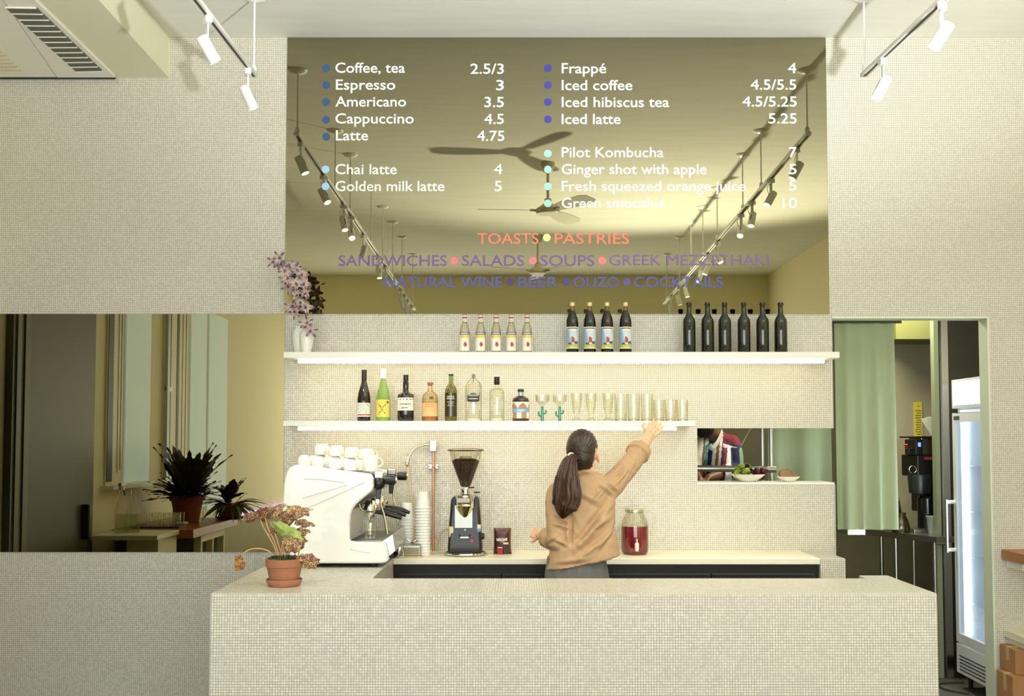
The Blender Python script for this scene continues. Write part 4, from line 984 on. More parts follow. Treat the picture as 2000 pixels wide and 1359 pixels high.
# ---- grinder
YG = 6.27
p = P(909, 1085, YG); t = thing('coffee_grinder', 'black and chrome coffee grinder with a cone hopper of beans', 'coffee grinder', (p.x, YG, HT)); o = t.location
def G(px, py): return P(px, py, YG) - o
k = YG/F
def gz(py): return G(909, py).z
part('base_ring', MB().torus((0, -.0, .009), .118, .008, 32, 8), CHROME, t)
part('base_plate', MB().lathe([(.001, .010), (.108, .010), (.104, .022), (.001, .024)], n=32), BLACK, t)
def gbox(z, w_, d, y0=0): return [(-w_, y0 - d, z), (w_, y0 - d, z), (w_, y0 + d, z), (-w_, y0 + d, z)]
b = MB(); sl = [(gz(1080), .095, .085), (gz(1066), .098, .09), (gz(1052), .094, .082), (gz(1020), .09, .075), (gz(975), .08, .07), (gz(968), .07, .06)]
vs = []; fs = []
for z, w_, d in sl: vs += gbox(z, w_, d)
for i in range(len(sl) - 1):
    for q in range(4): fs.append((i*4 + q, i*4 + (q + 1) % 4, i*4 + 4 + (q + 1) % 4, i*4 + 4 + q))
fs += [(3, 2, 1, 0), tuple(len(vs) - 4 + q for q in range(4))]
part('grinder_body', MB().add(vs, fs), mat('grinder_black', (30, 28, 26), .35), t, 30, bev=.014, seg=3)
for s in (-1, 1):
    part('grinder_foot', MB().lathe([(.012, 0), (.014, .02), (.010, .024)], (s*.07, -.05, 0), 12), CHROME, t)
part('face_plate', MB().prism([(G(893, 1).x, gz(1028)), (G(926, 1).x, gz(1028)), (G(926, 1).x, gz(985)), (G(893, 1).x, gz(985))], -.098, -.078), mat('grey_plate', (176, 180, 170), .3, .4), t, 0)
part('collar', MB().lathe([(.052, gz(988)), (.058, gz(985)), (.058, gz(966)), (.05, gz(964)), (.001, gz(963))], (0, -.055, 0), 30), CHROME, t)
part('funnel', MB().lathe([(.006, gz(1022)), (.010, gz(1018)), (.055, gz(990)), (.058, gz(986))], (0, -.072, 0), 30), mat('funnel_chrome', (222, 208, 168), .12, 1), t)
part('name_plate', MB().box((G(897, 1).x, -.1155, gz(979)), (G(921, 1).x, -.1145, gz(971))), mat('plate_grey', (180, 172, 160), .4), t, 0)
part('throat', MB().lathe([(.026, gz(964)), (.028, gz(955)), (.024, gz(952))], n=24), CHROME, t)
part('gate_lever', MB().tube([(.02, -.02, gz(952)), (.05, -.03, gz(951))], .0045, 8), BLACK, t); part('gate_lever', MB().tube([(.05, -.02, gz(961)), (.085, -.03, gz(961))], .0045, 8), BLACK, t)
zc0, zc1 = gz(951), gz(880)
hop = part('hopper', MB().lathe([(.024, zc0), (.030, zc0 + .008), (.085, gz(898)), (.094, zc1)], n=36), glassy('hopper_plastic', (250, 248, 238), .2, .8), t)
part('coffee_beans', MB().lathe([(.001, zc0 + .002), (.022, zc0 + .002), (.028, zc0 + .010), (.079, gz(900)), (.06, gz(896)), (.001, gz(894))], n=36), mat('coffee_beans', (72, 44, 28), .5, rgb2=(40, 24, 16), nscale=120, bump=.8, bscale=110), hop)
part('inner_cup', MB().lathe([(.001, gz(897)), (.034, gz(897)), (.034, gz(891)), (.001, gz(891))], (0, 0, 0), 24), mat('beige_disc', (190, 184, 164), .5), hop)
part('hopper_lid', MB().lathe([(.001, zc1 - .002), (.104, zc1 - .002), (.107, zc1 + .004), (.10, zc1 + .009), (.001, zc1 + .017)], n=36), mat('lid_smoke', (62, 58, 44), .2), t)
part('brand_badge', MB().lathe([(.0, -.002), (.009, -.002), (.009, .0), (.0, .001)], n=18, axis='y').xform(Matrix.Translation(G(923, 1053) + Vector((0, -.092, 0)))), mat('badge_red', (200, 60, 56), .4), t)
part('portafilter_fork', MB().tube([G(899, 1042) + Vector((0, -.08, 0)), G(902, 1046) + Vector((0, -.115, 0)), G(916, 1046) + Vector((0, -.115, 0)), G(919, 1042) + Vector((0, -.08, 0))], .005, 8), CHROME, t)
part('button', MB().ball(G(909.5, 1032) + Vector((0, -.082, 0)), .007, 10, 8), mat('button_cream', (236, 226, 190), .4), t)
part('side_knob', MB().lathe([(.018, 0), (.02, .006), (.016, .022), (.0, .024)], n=16, axis='x').xform(Matrix.Translation((.088, -.03, gz(1046)))), BLACK, t)
for (x0, x1, y0, y1, c) in ((879, 887, 1046, 1026, (214, 206, 160)), (933, 940, 1030, 1022, (216, 206, 170)), (933, 940, 1036, 1030, (96, 140, 196))):
    part('sticker', MB().box(G(x0, y0) + Vector((0, -.079, 0)), G(x1, y1) + Vector((0, -.0772, 0))), ink(c), t, 0)
p = part('power_cable', MB().tube(smooth_path([G(880, 1036) + Vector((0, .06, 0)), G(868, 1036) + Vector((0, .1, 0)), G(856, 1050) + Vector((0, .12, 0)), G(851, 1066) + Vector((0, .1, 0)), Vector((-.16, .05, .006)), Vector((-.1, .02, .006))], 5), .004, 8), mat('cable_grey', (190, 184, 150), .5), t)
# ---- pouch of instant coffee
YP = 6.3; p = P(981.5, 1082, YP); t = thing('coffee_pouch', 'brown upright pouch of instant coffee beside the grinder', 'coffee pouch', (p.x, YP, HT))
hw, hh = .0525, (1082 - 1032)*YP/F
b = MB(); vs = []; nx, nz = 12, 14
def pf_(u, v, s):
    sq = math.sin(PI*v)**.6*(math.sin(PI*u)**.5); wv = 1 - .06*math.sin(PI*v)
    zz = v*hh + (.002*math.sin(u*34) if v > .98 else 0)
    return ((u - .5)*2*hw*wv*(.96 + .04*(1 - v)), s*.026*sq*(1.15 - .4*v), zz)
for s in (-1, 1):
    for j in range(nz + 1):
        for i in range(nx + 1): vs.append(pf_(i/nx, j/nz, s))
fs = []; mi = []
for s in range(2):
    for j in range(nz):
        for i in range(nx):
            o = s*(nx + 1)*(nz + 1) + j*(nx + 1) + i; fs.append((o, o + 1, o + nx + 2, o + nx + 1)); 
            u, v = (i + .5)/nx, (j + .5)/nz
            mi.append(1 if v > .93 or (s == 0 and u > .88) else 0)
b.v = vs; b.f = fs; b.mi = mi
pb = part('pouch_body', b, [mat('pouch_brown', (70, 34, 22), .3, coat=.4), mat('pouch_seal', (104, 70, 48), .35)], t, 60)
def flatprint(name, poly, rgb, y=-.0335):
    part(name, MB().prism([(a[0], a[1]) for a in poly], y - .0006, y), ink(rgb), t, 0)
def px2(x, y): q = P(x, y, YP); return (q.x - t.location.x, q.z - t.location.z)
v, f_ = text2d('NESCAFÉ', .03); a0 = px2(970, 1055); a1 = px2(991, 1055); mn, mx_ = v[:, 0].min(), v[:, 0].max(); kk = (a1[0] - a0[0])/(mx_ - mn)
part('print', MB().add([((q[0] - mn)*kk + a0[0], -.0338, q[1]*.0145/cap_h()*1.0 + a0[1]) for q in v], f_), ink((244, 240, 230)), t, 0, fix=False)
flatprint('red_mug_print', [px2(972, 1081), px2(982, 1081), px2(982, 1069), px2(972, 1069)], (160, 34, 34))
flatprint('glass_print', [px2(984, 1080), px2(991, 1080), px2(993, 1062), px2(983, 1062)], (60, 36, 28)); flatprint('foam_print', [px2(983, 1063), px2(993, 1063), px2(993, 1058), px2(983, 1058)], (226, 190, 150))
flatprint('red_mug_froth', [px2(972, 1070), px2(982, 1070), px2(981, 1067), px2(973, 1067)], (232, 206, 190))
# ---- glass dispenser of hibiscus tea
YD = 6.30; p = P(1240, 1082, YD); t = thing('drink_dispenser', 'glass dispenser jar of dark red hibiscus tea with a tap', 'drink dispenser', (p.x, YD, HT))
rr = 26*YD/F; dz = lambda y: (1082 - y)*YD/F
part('jar_glass', MB().lathe([(.001, .0), (rr*.88, 0), (rr*.97, .012), (rr, .03), (rr, dz(1030)), (rr*.93, dz(1016)), (rr*.7, dz(1007)), (rr*.66, dz(1003)), (rr*.66, dz(998))], n=36), glassy('jar_glass', (250, 250, 240), .35, .7), t)
part('tea', MB().lathe([(.001, .005), (rr*.84, .005), (rr*.94, .014), (rr*.965, .03), (rr*.965, dz(1028)), (.001, dz(1028))], n=36), mat('hibiscus_tea', (136, 6, 38), .1, coat=.4), t)
part('lid', MB().lathe([(.001, dz(995)), (rr*.7, dz(995)), (rr*.72, dz(997)), (rr*.72, dz(1001)), (rr*.66, dz(1002))], n=30), mat('lid_silver', (214, 208, 176), .25, .8), t)
b = MB().tube([(0, -rr - .002, dz(1062)), (0, -rr - .03, dz(1062))], .010, 12).lathe([(.001, -.03), (.009, -.03), (.012, -.01), (.012, .012), (.008, .018), (.001, .02)], (0, -rr - .03, dz(1063)), 14)
part('tap', b, mat('tap_cream', (236, 230, 206), .25, .2), t); part('tap_lever', MB().tube([(0, -rr - .03, dz(1058)), (0, -rr - .034, dz(1050))], [(.004, .004), (.009, .005)], 10), MATS['tap_cream'], t)
# ---- begonia on the front counter
YB_ = 4.93; p = P(555, 1145, YB_); t = thing('potted_begonia', 'burgundy mottled begonia in a terracotta pot on the service counter', 'plant', (p.x, YB_, HT)); o = t.location
kb = YB_/F; q0 = lambda px, py, dy=0: P(px, py, YB_ + dy) - o
rp_ = 37*kb
part('saucer', MB().lathe([(.001, 0), (29*kb, 0), (30.5*kb, .004), (34.5*kb, 11*kb), (34.5*kb, 13.5*kb), (33*kb, 13.5*kb), (29*kb, .008), (.001, .008)], n=40), TERRA, t)
zz = lambda py: q0(555, py).z
part('pot', MB().lathe([(.001, .009), (25.5*kb, .009), (28*kb, .02), (33.5*kb, zz(1106)), (36*kb, zz(1105)), (37*kb, zz(1090)), (34.5*kb, zz(1090)), (33*kb, zz(1096)), (.001, zz(1096))], n=44), TERRA, t)
mo = MB(); rm = random.Random(4)
for i in range(260):
    a = rm.uniform(0, 2*PI); r_ = math.sqrt(rm.random())*31*kb; c = Vector((r_*math.cos(a), r_*math.sin(a), zz(1094) + rm.uniform(0, .012) + .010*(1 - r_/(31*kb))))
    d = Vector((rm.uniform(-1, 1), rm.uniform(-1, 1), rm.uniform(.2, 1))).normalized()*.012; s = d.cross(Vector((rm.uniform(-1, 1), rm.uniform(-1, 1), 0))).normalized()*.0035
    mo.add([c - s, c + s, c + d], [(0, 1, 2)])
mo.lathe([(32*kb, zz(1096)), (26*kb, zz(1090)), (.001, zz(1087))], n=20)
o_ = part('moss', mo, mat('moss_green', (66, 84, 28), .8, rgb2=(36, 50, 16), nscale=60), t, 60); o_['kind'] = 'stuff'
BEG = mat('begonia_leaf', (126, 60, 56), .5); nt = BEG.node_tree; bb = nt.nodes['Principled BSDF']
tc = nt.nodes.new('ShaderNodeTexCoord'); vo = nt.nodes.new('ShaderNodeTexVoronoi'); vo.feature = 'DISTANCE_TO_EDGE'; vo.inputs['Scale'].default_value = 105; nt.links.new(tc.outputs['Object'], vo.inputs['Vector'])
nn = nt.nodes.new('ShaderNodeTexNoise'); nn.inputs['Scale'].default_value = 60; nt.links.new(tc.outputs['Object'], nn.inputs['Vector'])
ad = nt.nodes.new('ShaderNodeMath'); ad.operation = 'MULTIPLY_ADD'; ad.inputs[1].default_value = .35; nt.links.new(nn.outputs[0], ad.inputs[0]); nt.links.new(vo.outputs['Distance'], ad.inputs[2])
rr2 = nt.nodes.new('ShaderNodeValToRGB'); rr2.color_ramp.elements[0].position = .20; rr2.color_ramp.elements[0].color = srgb(206, 196, 118); rr2.color_ramp.elements[1].position = .27; rr2.color_ramp.elements[1].color = srgb(116, 56, 52)
nt.links.new(ad.outputs[0], rr2.inputs[0]); nt.links.new(rr2.outputs[0], bb.inputs['Base Color'])
BEGG = mat('begonia_green_leaf', (140, 164, 70), .5, rgb2=(176, 190, 110), nscale=50)
STEM = mat('begonia_stem', (196, 156, 110), .55)
def bleaf(w_, h_, m, seed, curl=.25):
    """a lobed, ruffled leaf about w x h with a pointed tip, hanging in the x/z plane"""
    rs = random.Random(seed); n = 26; rings = 5; vs = [(0, 0, 0)]; fs = []
    ph = rs.uniform(0, 6)
    for j in range(1, rings + 1):
        u = j/rings
        for i in range(n):
            a = 2*PI*i/n; rr = 1 + .10*math.sin(a*5 + ph) + .06*math.sin(a*9 + ph*2); 
            if j == rings: rr *= 1 + .05*(1 if i % 2 else -1)
            tip = 1 + .35*max(0, math.cos(a))**8
            x, z = w_/2*u*rr*tip*math.cos(a), h_/2*u*rr*math.sin(a)
            y = curl*(u**2)*(w_*.35) + .004*u*math.sin(a*5 + ph + 1.3) + (.002 if i % 2 else -.002)*u
            vs.append((x, y, z))
    for i in range(n): fs.append((0, 1 + i, 1 + (i + 1) % n))
    for j in range(rings - 1):
        for i in range(n): o = 1 + j*n; fs.append((o + i, o + n + i, o + n + (i + 1) % n, o + (i + 1) % n))
    me = MB().add(vs, fs).mesh('leaf', 70, False); me.materials.append(m); return me
# centre px, width, height (px), roll, tilt back, yaw, depth, material, stem base px
LV = [(507, 1010, 62, 34, 198, -.9, .1, -.02, 0), (525, 1000, 50, 36, 30, -1.0, .2, .03, 0), (568, 1000, 62, 34, 10, -.9, -.2, .02, 0), (578, 996, 40, 26, -15, -.7, .3, -.02, 0),
      (556, 1026, 50, 26, 215, -.8, 0, -.01, 0), (540, 1034, 30, 18, 220, -.6, 0, .0, 0), (563, 1043, 66, 30, 152, -.25, -.2, -.05, 1), (571, 1062, 40, 36, 20, -.15, .1, -.06, 0), (585, 1040, 30, 22, 10, -.5, .2, .02, 0),
      (603, 1097, 40, 30, 170, -.1, 0, -.04, 0), (467, 1092, 14, 18, 90, .1, .5, -.02, 2), (468, 1103, 20, 22, 250, .1, .3, -.03, 2), (589, 1067, 12, 10, 60, 0, 0, -.02, 0), (592, 1020, 34, 20, -10, -.8, .3, .05, 0)]
DRY = mat('dry_begonia_leaf', (168, 124, 70), .6, rgb2=(120, 76, 44), nscale=60)
for i, (x, y, w_, h_, roll, tilt, yaw, dy, mk) in enumerate(LV):
    me = bleaf(w_*kb, h_*kb, (BEG, BEGG, DRY)[mk], i); ob = link('leaf', me, BEG, t, q0(x, y, dy))
    ob.rotation_euler = Euler((tilt*.9, R(-roll), yaw), 'XYZ')
    if mk: ob['label'] = ('plain green leaf', 'dried brown leaf')[mk - 1]
for pts in ([(542, 1085), (532, 1060), (515, 1030), (508, 1014)], [(545, 1085), (535, 1055), (523, 1030), (518, 1010)], [(550, 1085), (540, 1050), (528, 1018)], [(552, 1085), (556, 1050), (566, 1006)], [(583, 1085), (586, 1060), (588, 1025)],
            [(548, 1085), (552, 1060), (557, 1042)], [(532, 1082), (520, 1074), (500, 1071), (482, 1076), (468, 1090)], [(585, 1086), (592, 1082), (600, 1092)], [(556, 1086), (562, 1076), (568, 1066)]):
    part('stem', MB().tube(smooth_path([q0(x, y, .0) for x, y in pts], 5), [.0032]*1 if False else .0030, 7), STEM, t)
# ================================================================== people
SKIN = mat('skin_light', (222, 176, 140), .5, noise=.05, nscale=30)
def rings(mb, rr, n=32, sup=2.0):
    """torso from rings: (xl, xr, y_px, Y, depth, tilt)"""
    vs = []; fs = []
    for (xl, xr, py, Y, dp, tilt) in rr:
        a, c = P(xl, py, Y), P(xr, py, Y); cx = (a.x + c.x)/2; rx = (c.x - a.x)/2
        for k in range(n):
            t = 2*PI*k/n; cs, sn = math.cos(t), math.sin(t)
            x = rx*abs(cs)**(2/sup)*(1 if cs > 0 else -1); y = dp*abs(sn)**(2/sup)*(1 if sn > 0 else -1)
            vs.append((cx + x, Y + y, a.z + tilt*x))
    m = len(rr)
    for i in range(m - 1):
        for k in range(n): fs.append((i*n + k, i*n + (k + 1) % n, (i + 1)*n + (k + 1) % n, (i + 1)*n + k))
    fs += [tuple(range(n)), tuple((m - 1)*n + k for k in range(n))[::-1]]
    return mb.add(vs, fs)
def densify(rr, k=4):
    out = []
    for i in range(len(rr) - 1):
        for j in range(k): out.append(tuple(np.array(rr[i])*(1 - j/k) + np.array(rr[i + 1])*(j/k)))
    out.append(rr[-1]); return out
def hand(b, wrist, dirv, palm_n, size=.17, curl=.3, side=1, spread=.16):
    """palm and five separate bent fingers; side=+1 puts the thumb on the +s side"""
    d = Vector(dirv).normalized(); nrm = Vector(palm_n); nrm = (nrm - d*nrm.dot(d)).normalized(); s = d.cross(nrm).normalized()*side
    w = Vector(wrist); k = size/.17; pl = .085*k
    for i in range(6):          # palm as a flattened tapering block
        u = i/5; 
        for q in (-1, -.33, .33, 1): b.ball(w + d*(pl*u*.98) + s*(q*(.022 + .014*u)*k), (.0115*k, .0115*k, .0115*k), 8, 6)
    for i, (off, ln, sp) in enumerate(((.034, .066, .5), (.012, .076, .15), (-.011, .071, -.15), (-.033, .055, -.55))):
        base = w + d*(pl*(.96 - .05*abs(i - 1.2)/2)) + s*off*k; dd = (d + s*sp*spread*2).normalized(); p = base - d*.02*k; pts = [p, base]; c = curl*(1 + .12*i)
        for j, f_ in enumerate((.45, .32, .26)):
            c_ = c*(j + .6); v_ = dd*math.cos(c_) + nrm*math.sin(c_); pts.append(pts[-1] + v_*ln*f_*k)
        r_ = .0088*k; b.tube(smooth_path(pts, 3), list(np.linspace(r_, r_*.76, (len(pts) - 1)*3 + 1)), 10); b.ball(pts[-1], r_*.76, 8, 6)
    p0 = w + d*.018*k + s*.024*k; p1 = p0 + (d*.5 + s*.8 + nrm*.25).normalized()*.036*k; p2 = p1 + (d*.85 + s*.4 + nrm*.35).normalized()*.03*k; p3 = p2 + (d*.95 + s*.1 + nrm*.4).normalized()*.024*k
    b.tube(smooth_path([w + d*.012*k, p0, p1, p2, p3], 3), list(np.linspace(.0125*k, .008*k, 13)), 10); b.ball(p3, .008*k, 8, 6)
# ---------------------------------------------------------------- the woman, seen from behind
YW = 5.72
W = lambda x, y, Y=YW: P(x, y, Y)
who = thing('person', 'woman with a brown ponytail and tan shirt reaching up to the glass shelf', 'person', (W(1130, 1100).x, YW, 0)); wo = who.location
def local(mb): return mb.xform(Matrix.Translation(-wo))
HC = W(1138, 877, 5.74)
b = MB()
b.ball(HC + Vector((.008, .012, .006)), (.075, .092, .098), 24, 16); b.ball(HC + Vector((.016, .03, -.05)), (.052, .066, .06), 20, 12)       # skull, jaw
b.tube([HC + Vector((.03, .10, -.01)), HC + Vector((.036, .122, -.03))], [.008, .012], 8); b.ball(HC + Vector((.035, .117, -.032)), .013)   # nose
b.ball(HC + Vector((.032, .094, -.062)), (.022, .01, .007), 10, 6)                                                                         # lips
EC = W(1168, 893, 5.72); b.ball(EC, (.009, .020, .029), 12, 8); b.ball(EC + Vector((.002, -.004, -.024)), (.006, .008, .008), 8, 6)
EL = Vector((2*HC.x - EC.x, EC.y, EC.z)); b.ball(EL, (.008, .016, .026), 12, 8)
b.limb([HC + Vector((.008, .0, -.06)), W(1146, 930, 5.74), W(1142, 950, 5.74)], [.054, .052, .066])
rings(b, densify([(1110, 1180, 948, 5.74, .07, 0), (1098, 1190, 975, 5.74, .09, 0), (1102, 1178, 1030, 5.74, .08, 0), (1098, 1174, 1090, 5.74, .09, 0), (1094, 1168, 1150, 5.74, .09, 0)], 3))
SH, EB, WR = W(1186, 955, 5.76), W(1232, 905, 5.92), W(1268, 851, 6.10)
b.limb([SH, EB, WR], [.05, .042, .036, .027]); hd = (W(1289, 823, 6.17) - WR).normalized()
hand(b, WR, hd + Vector((0, .1, .0)), (.25, 1, .1), .165, .12, 1, .01)
SL, EBL, WL = W(1088, 965, 5.73), W(1092, 1055, 5.68), W(1056, 1046, 5.84)
b.limb([SL, EBL], [.048, .04]); b.limb([EBL, WL], [.038, .027]); hand(b, WL, (W(1036, 1036, 5.90) - WL), (.5, .5, -.4), .125, 1.3, 1, .02)
zf = .02
for s, xk in ((-1, 1103), (1, 1158)):
    hip = W(xk, 1125); b.limb([hip, Vector((hip.x, YW + .02, .50)), Vector((hip.x, YW, .10))], [.07, .05, .036])
    b.limb([Vector((hip.x, YW - .04, .04)), Vector((hip.x, YW + .13, .03))], [.036, .03])
body = link('body', fuse(local(b), .0052, 3, .45), SKIN, who)
for x, y in ((1266, 851), (1271, 846), (1274, 852), (1278, 844), (1272, 836), (1279, 836), (1283, 841), (1262, 862)):
    pass
# shirt
b = MB()
rr = [(1120, 1162, 922, 5.745, .052, .1), (1108, 1180, 931, 5.745, .062, .1), (1092, 1196, 943, 5.745, .08, .1), (1082, 1203, 960, 5.745, .100, 0), (1079, 1202, 985, 5.745, .112, 0), (1081, 1200, 1010, 5.74, .118, .02), (1079, 1201, 1035, 5.735, .125, .06),
      (1075, 1205, 1060, 5.73, .135, .12), (1069, 1209, 1084, 5.73, .142, .17), (1065, 1212, 1098, 5.73, .146, .2)]
rings(b, densify(rr, 4), 40, 2.2)
CU = EB.lerp(WR, .42)
b.tube(smooth_path([W(1164, 962, 5.745), SH, W(1212, 928, 5.84), EB, CU], 5), list(np.interp(np.linspace(0, 1, 21), [0, .3, .55, .8, 1], [.075, .066, .060, .056, .054])), 20)
b.tube([CU - (CU - EB)*.25, CU + (CU - EB)*.22], [.069, .066], 20)
CL = EBL.lerp(WL, .55)
b.tube(smooth_path([W(1100, 960, 5.74), SL, W(1086, 1005, 5.70), W(1090, 1035, 5.69), EBL], 5), list(np.interp(np.linspace(0, 1, 21), [0, .3, .6, 1], [.06, .058, .056, .064])), 20)
b.ball(EBL, .062, 18, 12); b.tube([EBL, CL], [.058, .047], 20); b.tube([CL - (CL - EBL)*.25, CL + (CL - EBL)*.25], [.060, .057], 20)
b.tube(smooth_path([W(1128, 925, 5.69), W(1143, 919, 5.685), W(1160, 924, 5.70)]), .012, 10)          # collar roll
me = fuse(local(b), .0065, 4, .5)
# hollow hem and cuffs are closed by the body; add cloth folds
co = coords(me); nr = normals(me); wp = co + np.array(wo)
def fold(a, c, wdt, amp):
    """a raised crease along the pixel segment a->c with a groove beside it"""
    A = np.array(W(*a)); B = np.array(W(*c)); d = B - A; L2 = (d[[0, 2]]**2).sum(); q = wp[:, [0, 2]] - A[[0, 2]]
    t = np.clip((q @ d[[0, 2]])/L2, 0, 1); e = q - t[:, None]*d[[0, 2]]; sgn = np.sign(e[:, 0]*d[2] - e[:, 1]*d[0]); r_ = np.sqrt((e**2).sum(1))*sgn
    env = np.sin(np.pi*np.clip(t*.9 + .05, 0, 1)); u = r_/wdt
    return amp*env*(np.exp(-u**2) - .8*np.exp(-(u - 1.5)**2))
back = (wp[:, 1] < 5.80)
D = np.zeros(len(co))
for a, c, wd, am in [((1198, 975), (1130, 1062), .016, .012), ((1196, 1000), (1110, 1072), .018, .013), ((1203, 1030), (1120, 1090), .014, .009), ((1186, 945), (1150, 985), .012, .009), ((1170, 945), (1195, 965), .009, .008),
                     ((1112, 1050), (1180, 1010), .016, .008), ((1105, 965), (1122, 1010), .014, .007), ((1160, 1075), (1205, 1010), .013, .007), ((1080, 1095), (1150, 1085), .012, .005), ((1130, 960), (1175, 985), .014, .006),
                     ((1198, 930), (1226, 915), .008, .007), ((1205, 945), (1240, 905), .009, .008), ((1200, 922), (1240, 890), .008, .007), ((1222, 940), (1250, 895), .008, .007), ((1185, 940), (1206, 958), .008, .008),
                     ((1080, 1000), (1110, 1020), .008, .008), ((1078, 1020), (1115, 1030), .008, .008), ((1082, 1050), (1108, 1062), .008, .007), ((1068, 1058), (1088, 1040), .007, .006), ((1114, 1015), (1112, 1060), .009, -.012)]:
    D += fold(a, c, wd, am)
D = 1.7*D*np.where(back, 1, .25)
D += .0022*np.sin(wp[:, 0]*55 + 6*np.sin(wp[:, 2]*17))*np.sin(wp[:, 2]*40 + 3*np.sin(wp[:, 0]*21))
setco(me, co + nr*D[:, None])
link('shirt', me, mat('tan_shirt', (190, 150, 104), .85, noise=.05, nscale=50, bump=.05, bscale=300), who, label=None) if False else link('shirt', me, mat('tan_shirt', (184, 150, 112), .85, noise=.05, nscale=50), who)
# cuff edges
for c, e in ((CU, EB), (CL, EBL)):
    pass
b = MB(); rings(b, densify([(1070, 1184, 1085, 5.73, .125, 0), (1066, 1188, 1110, 5.73, .13, 0), (1064, 1190, 1135, 5.73, .135, 0), (1066, 1188, 1190, 5.73, .13, 0)], 3))
for xk in (1098, 1160):
    hip = W(xk, 1190); b.tube([hip + Vector((0, 0, .06)), Vector((hip.x, YW, .5)), Vector((hip.x, YW, .09))], [.105, .10, .10], 20)
me = fuse(local(b), .010, 4); co = coords(me); nr = normals(me)
setco(me, co + nr*(.003*np.sin(co[:, 0]*110 + 2*np.sin(co[:, 2]*9)))[:, None]); link('trousers', me, mat('grey_trousers', (112, 110, 108), .85), who)
for s, xk in ((-1, 1103), (1, 1158)):
    x = W(xk, 1125).x - wo.x; part('shoe', MB().limb([(x, -.05, .045), (x, .10, .038)], [.044, .036]), BLACK, who, 60)
# hair: a combed cap and a ponytail
HAIR = mat('brown_hair', (84, 54, 34), .45, rgb2=(38, 24, 15), nscale=3.2, stretch=(60, 60, 3))
HAIRC = mat('brown_hair_top', (66, 48, 32), .42, rgb2=(38, 26, 17), nscale=6, stretch=(26, 26, 6))
b = MB(); b.ball(HC + Vector((-.004, -.008, .005)), (.085, .098, .105), 28, 20); b.ball(HC + Vector((.0, -.018, -.035)), (.072, .085, .085), 24, 16); b.ball(HC + Vector((-.004, -.03, -.07)), (.052, .06, .048), 20, 12)
me = fuse(local(b), .005, 4); co = coords(me); nr = normals(me); tie = np.array(W(1119, 891, 5.635) - wo); v = co - tie; ang = np.arctan2(v[:, 2], v[:, 0]); rad_ = np.sqrt(v[:, 0]**2 + v[:, 2]**2)
hcl = np.array(HC - wo); face = ((co[:, 1] - hcl[1] > .055) & (co[:, 2] - hcl[2] < .055)) | ((co[:, 0] - hcl[0] > .050) & (co[:, 2] - hcl[2] < .004) & (co[:, 1] - hcl[1] > -.065))
dsp = .0012*np.sin(ang*46 + 5*np.sin(rad_*30)) + .0009*np.sin(ang*97); sh_ = np.where(face, -.03, 0)
setco(me, co + nr*(dsp + sh_)[:, None]); link('hair', me, HAIRC, who)
b = MB(); pth = [W(1121, 889, 5.655), W(1113, 899, 5.61), W(1108, 925, 5.585), W(1107, 950, 5.58), W(1107, 972, 5.585), W(1101, 985, 5.59), W(1098, 996, 5.595)]
sp = smooth_path(pth, 6); wd_ = np.interp(np.linspace(0, 1, len(sp)), [0, .15, .4, .6, .78, .9, 1], [.018, .034, .062, .076, .07, .04, .006]); dp_ = wd_*.62
b.tube(sp, [(float(a_), float(c_)) for a_, c_ in zip(dp_, wd_)], 72)
b = local(b); co = np.array(b.v); n_ = 72
for i in range(len(sp)):
    cen = co[i*n_:(i + 1)*n_].mean(0); k_ = np.arange(n_); g_ = 1 + .07*np.sin(k_*2*PI/n_*17 + i*.10) + .05*np.sin(k_*2*PI/n_*29 - i*.13); tipz = -np.abs(np.sin(k_*2*PI/n_*8.5))*.05*max(0, (i/len(sp) - .72))/.28
    co[i*n_:(i + 1)*n_] = cen + (co[i*n_:(i + 1)*n_] - cen)*g_[:, None]; co[i*n_:(i + 1)*n_, 2] += tipz
b.v = [tuple(c) for c in co]; part('ponytail', b, HAIR, who, 60)
b = MB(); rs = random.Random(8)
for i in range(70):
    a = rs.uniform(0, 2*PI); k = rs.uniform(.75, 1.08); st0 = rs.randint(2, 14); pts = []
    for j in range(st0, len(sp) - rs.randint(0, 5), 2):
        off = Vector((math.cos(a + j*.01)*wd_[j]*k, math.sin(a + j*.01)*dp_[j]*k, 0)); pts.append(sp[j] + off)
    if len(pts) > 2: b.tube(pts, [.0016]*(len(pts) - 1) + [.0004], 4)
o = part('hair_strand', local(b), HAIR, who, 60); o['kind'] = 'stuff'
part('hair_tie', local(MB().torus((0, 0, 0), .021, .0065, 24, 8, 'z').xform(Matrix.Translation(W(1118, 892, 5.63)) @ Matrix.Rotation(R(38), 4, 'Y') @ Matrix.Rotation(R(40), 4, 'X'))), mat('hair_tie_white', (236, 226, 214), .6), who, label='white hair tie')
part('earring', local(MB().ball(EC + Vector((.006, -.006, .004)), .0035, 8, 6)), CHROME, who)
# small dark dots tattooed on the back of the reaching hand, set into the skin
from mathutils.bvhtree import BVHTree
bvh = BVHTree.FromPolygons([v.co for v in body.data.vertices], [tuple(p.vertices) for p in body.data.polygons])
cw = Vector((0, 0, EYE))
for x, y in ((1266, 849), (1271, 843), (1275, 849), (1280, 843), (1273, 836), (1280, 834), (1285, 839), (1262, 858)):
    d_ = ray(x, y).normalized(); h_ = bvh.ray_cast(cw - wo, d_)
    if h_[0] is not None and h_[0].y + wo.y > 5.9: part('tattoo_dot', MB().ball(h_[0], .0022, 8, 6), mat('tattoo_ink', (60, 44, 40), .6), body)
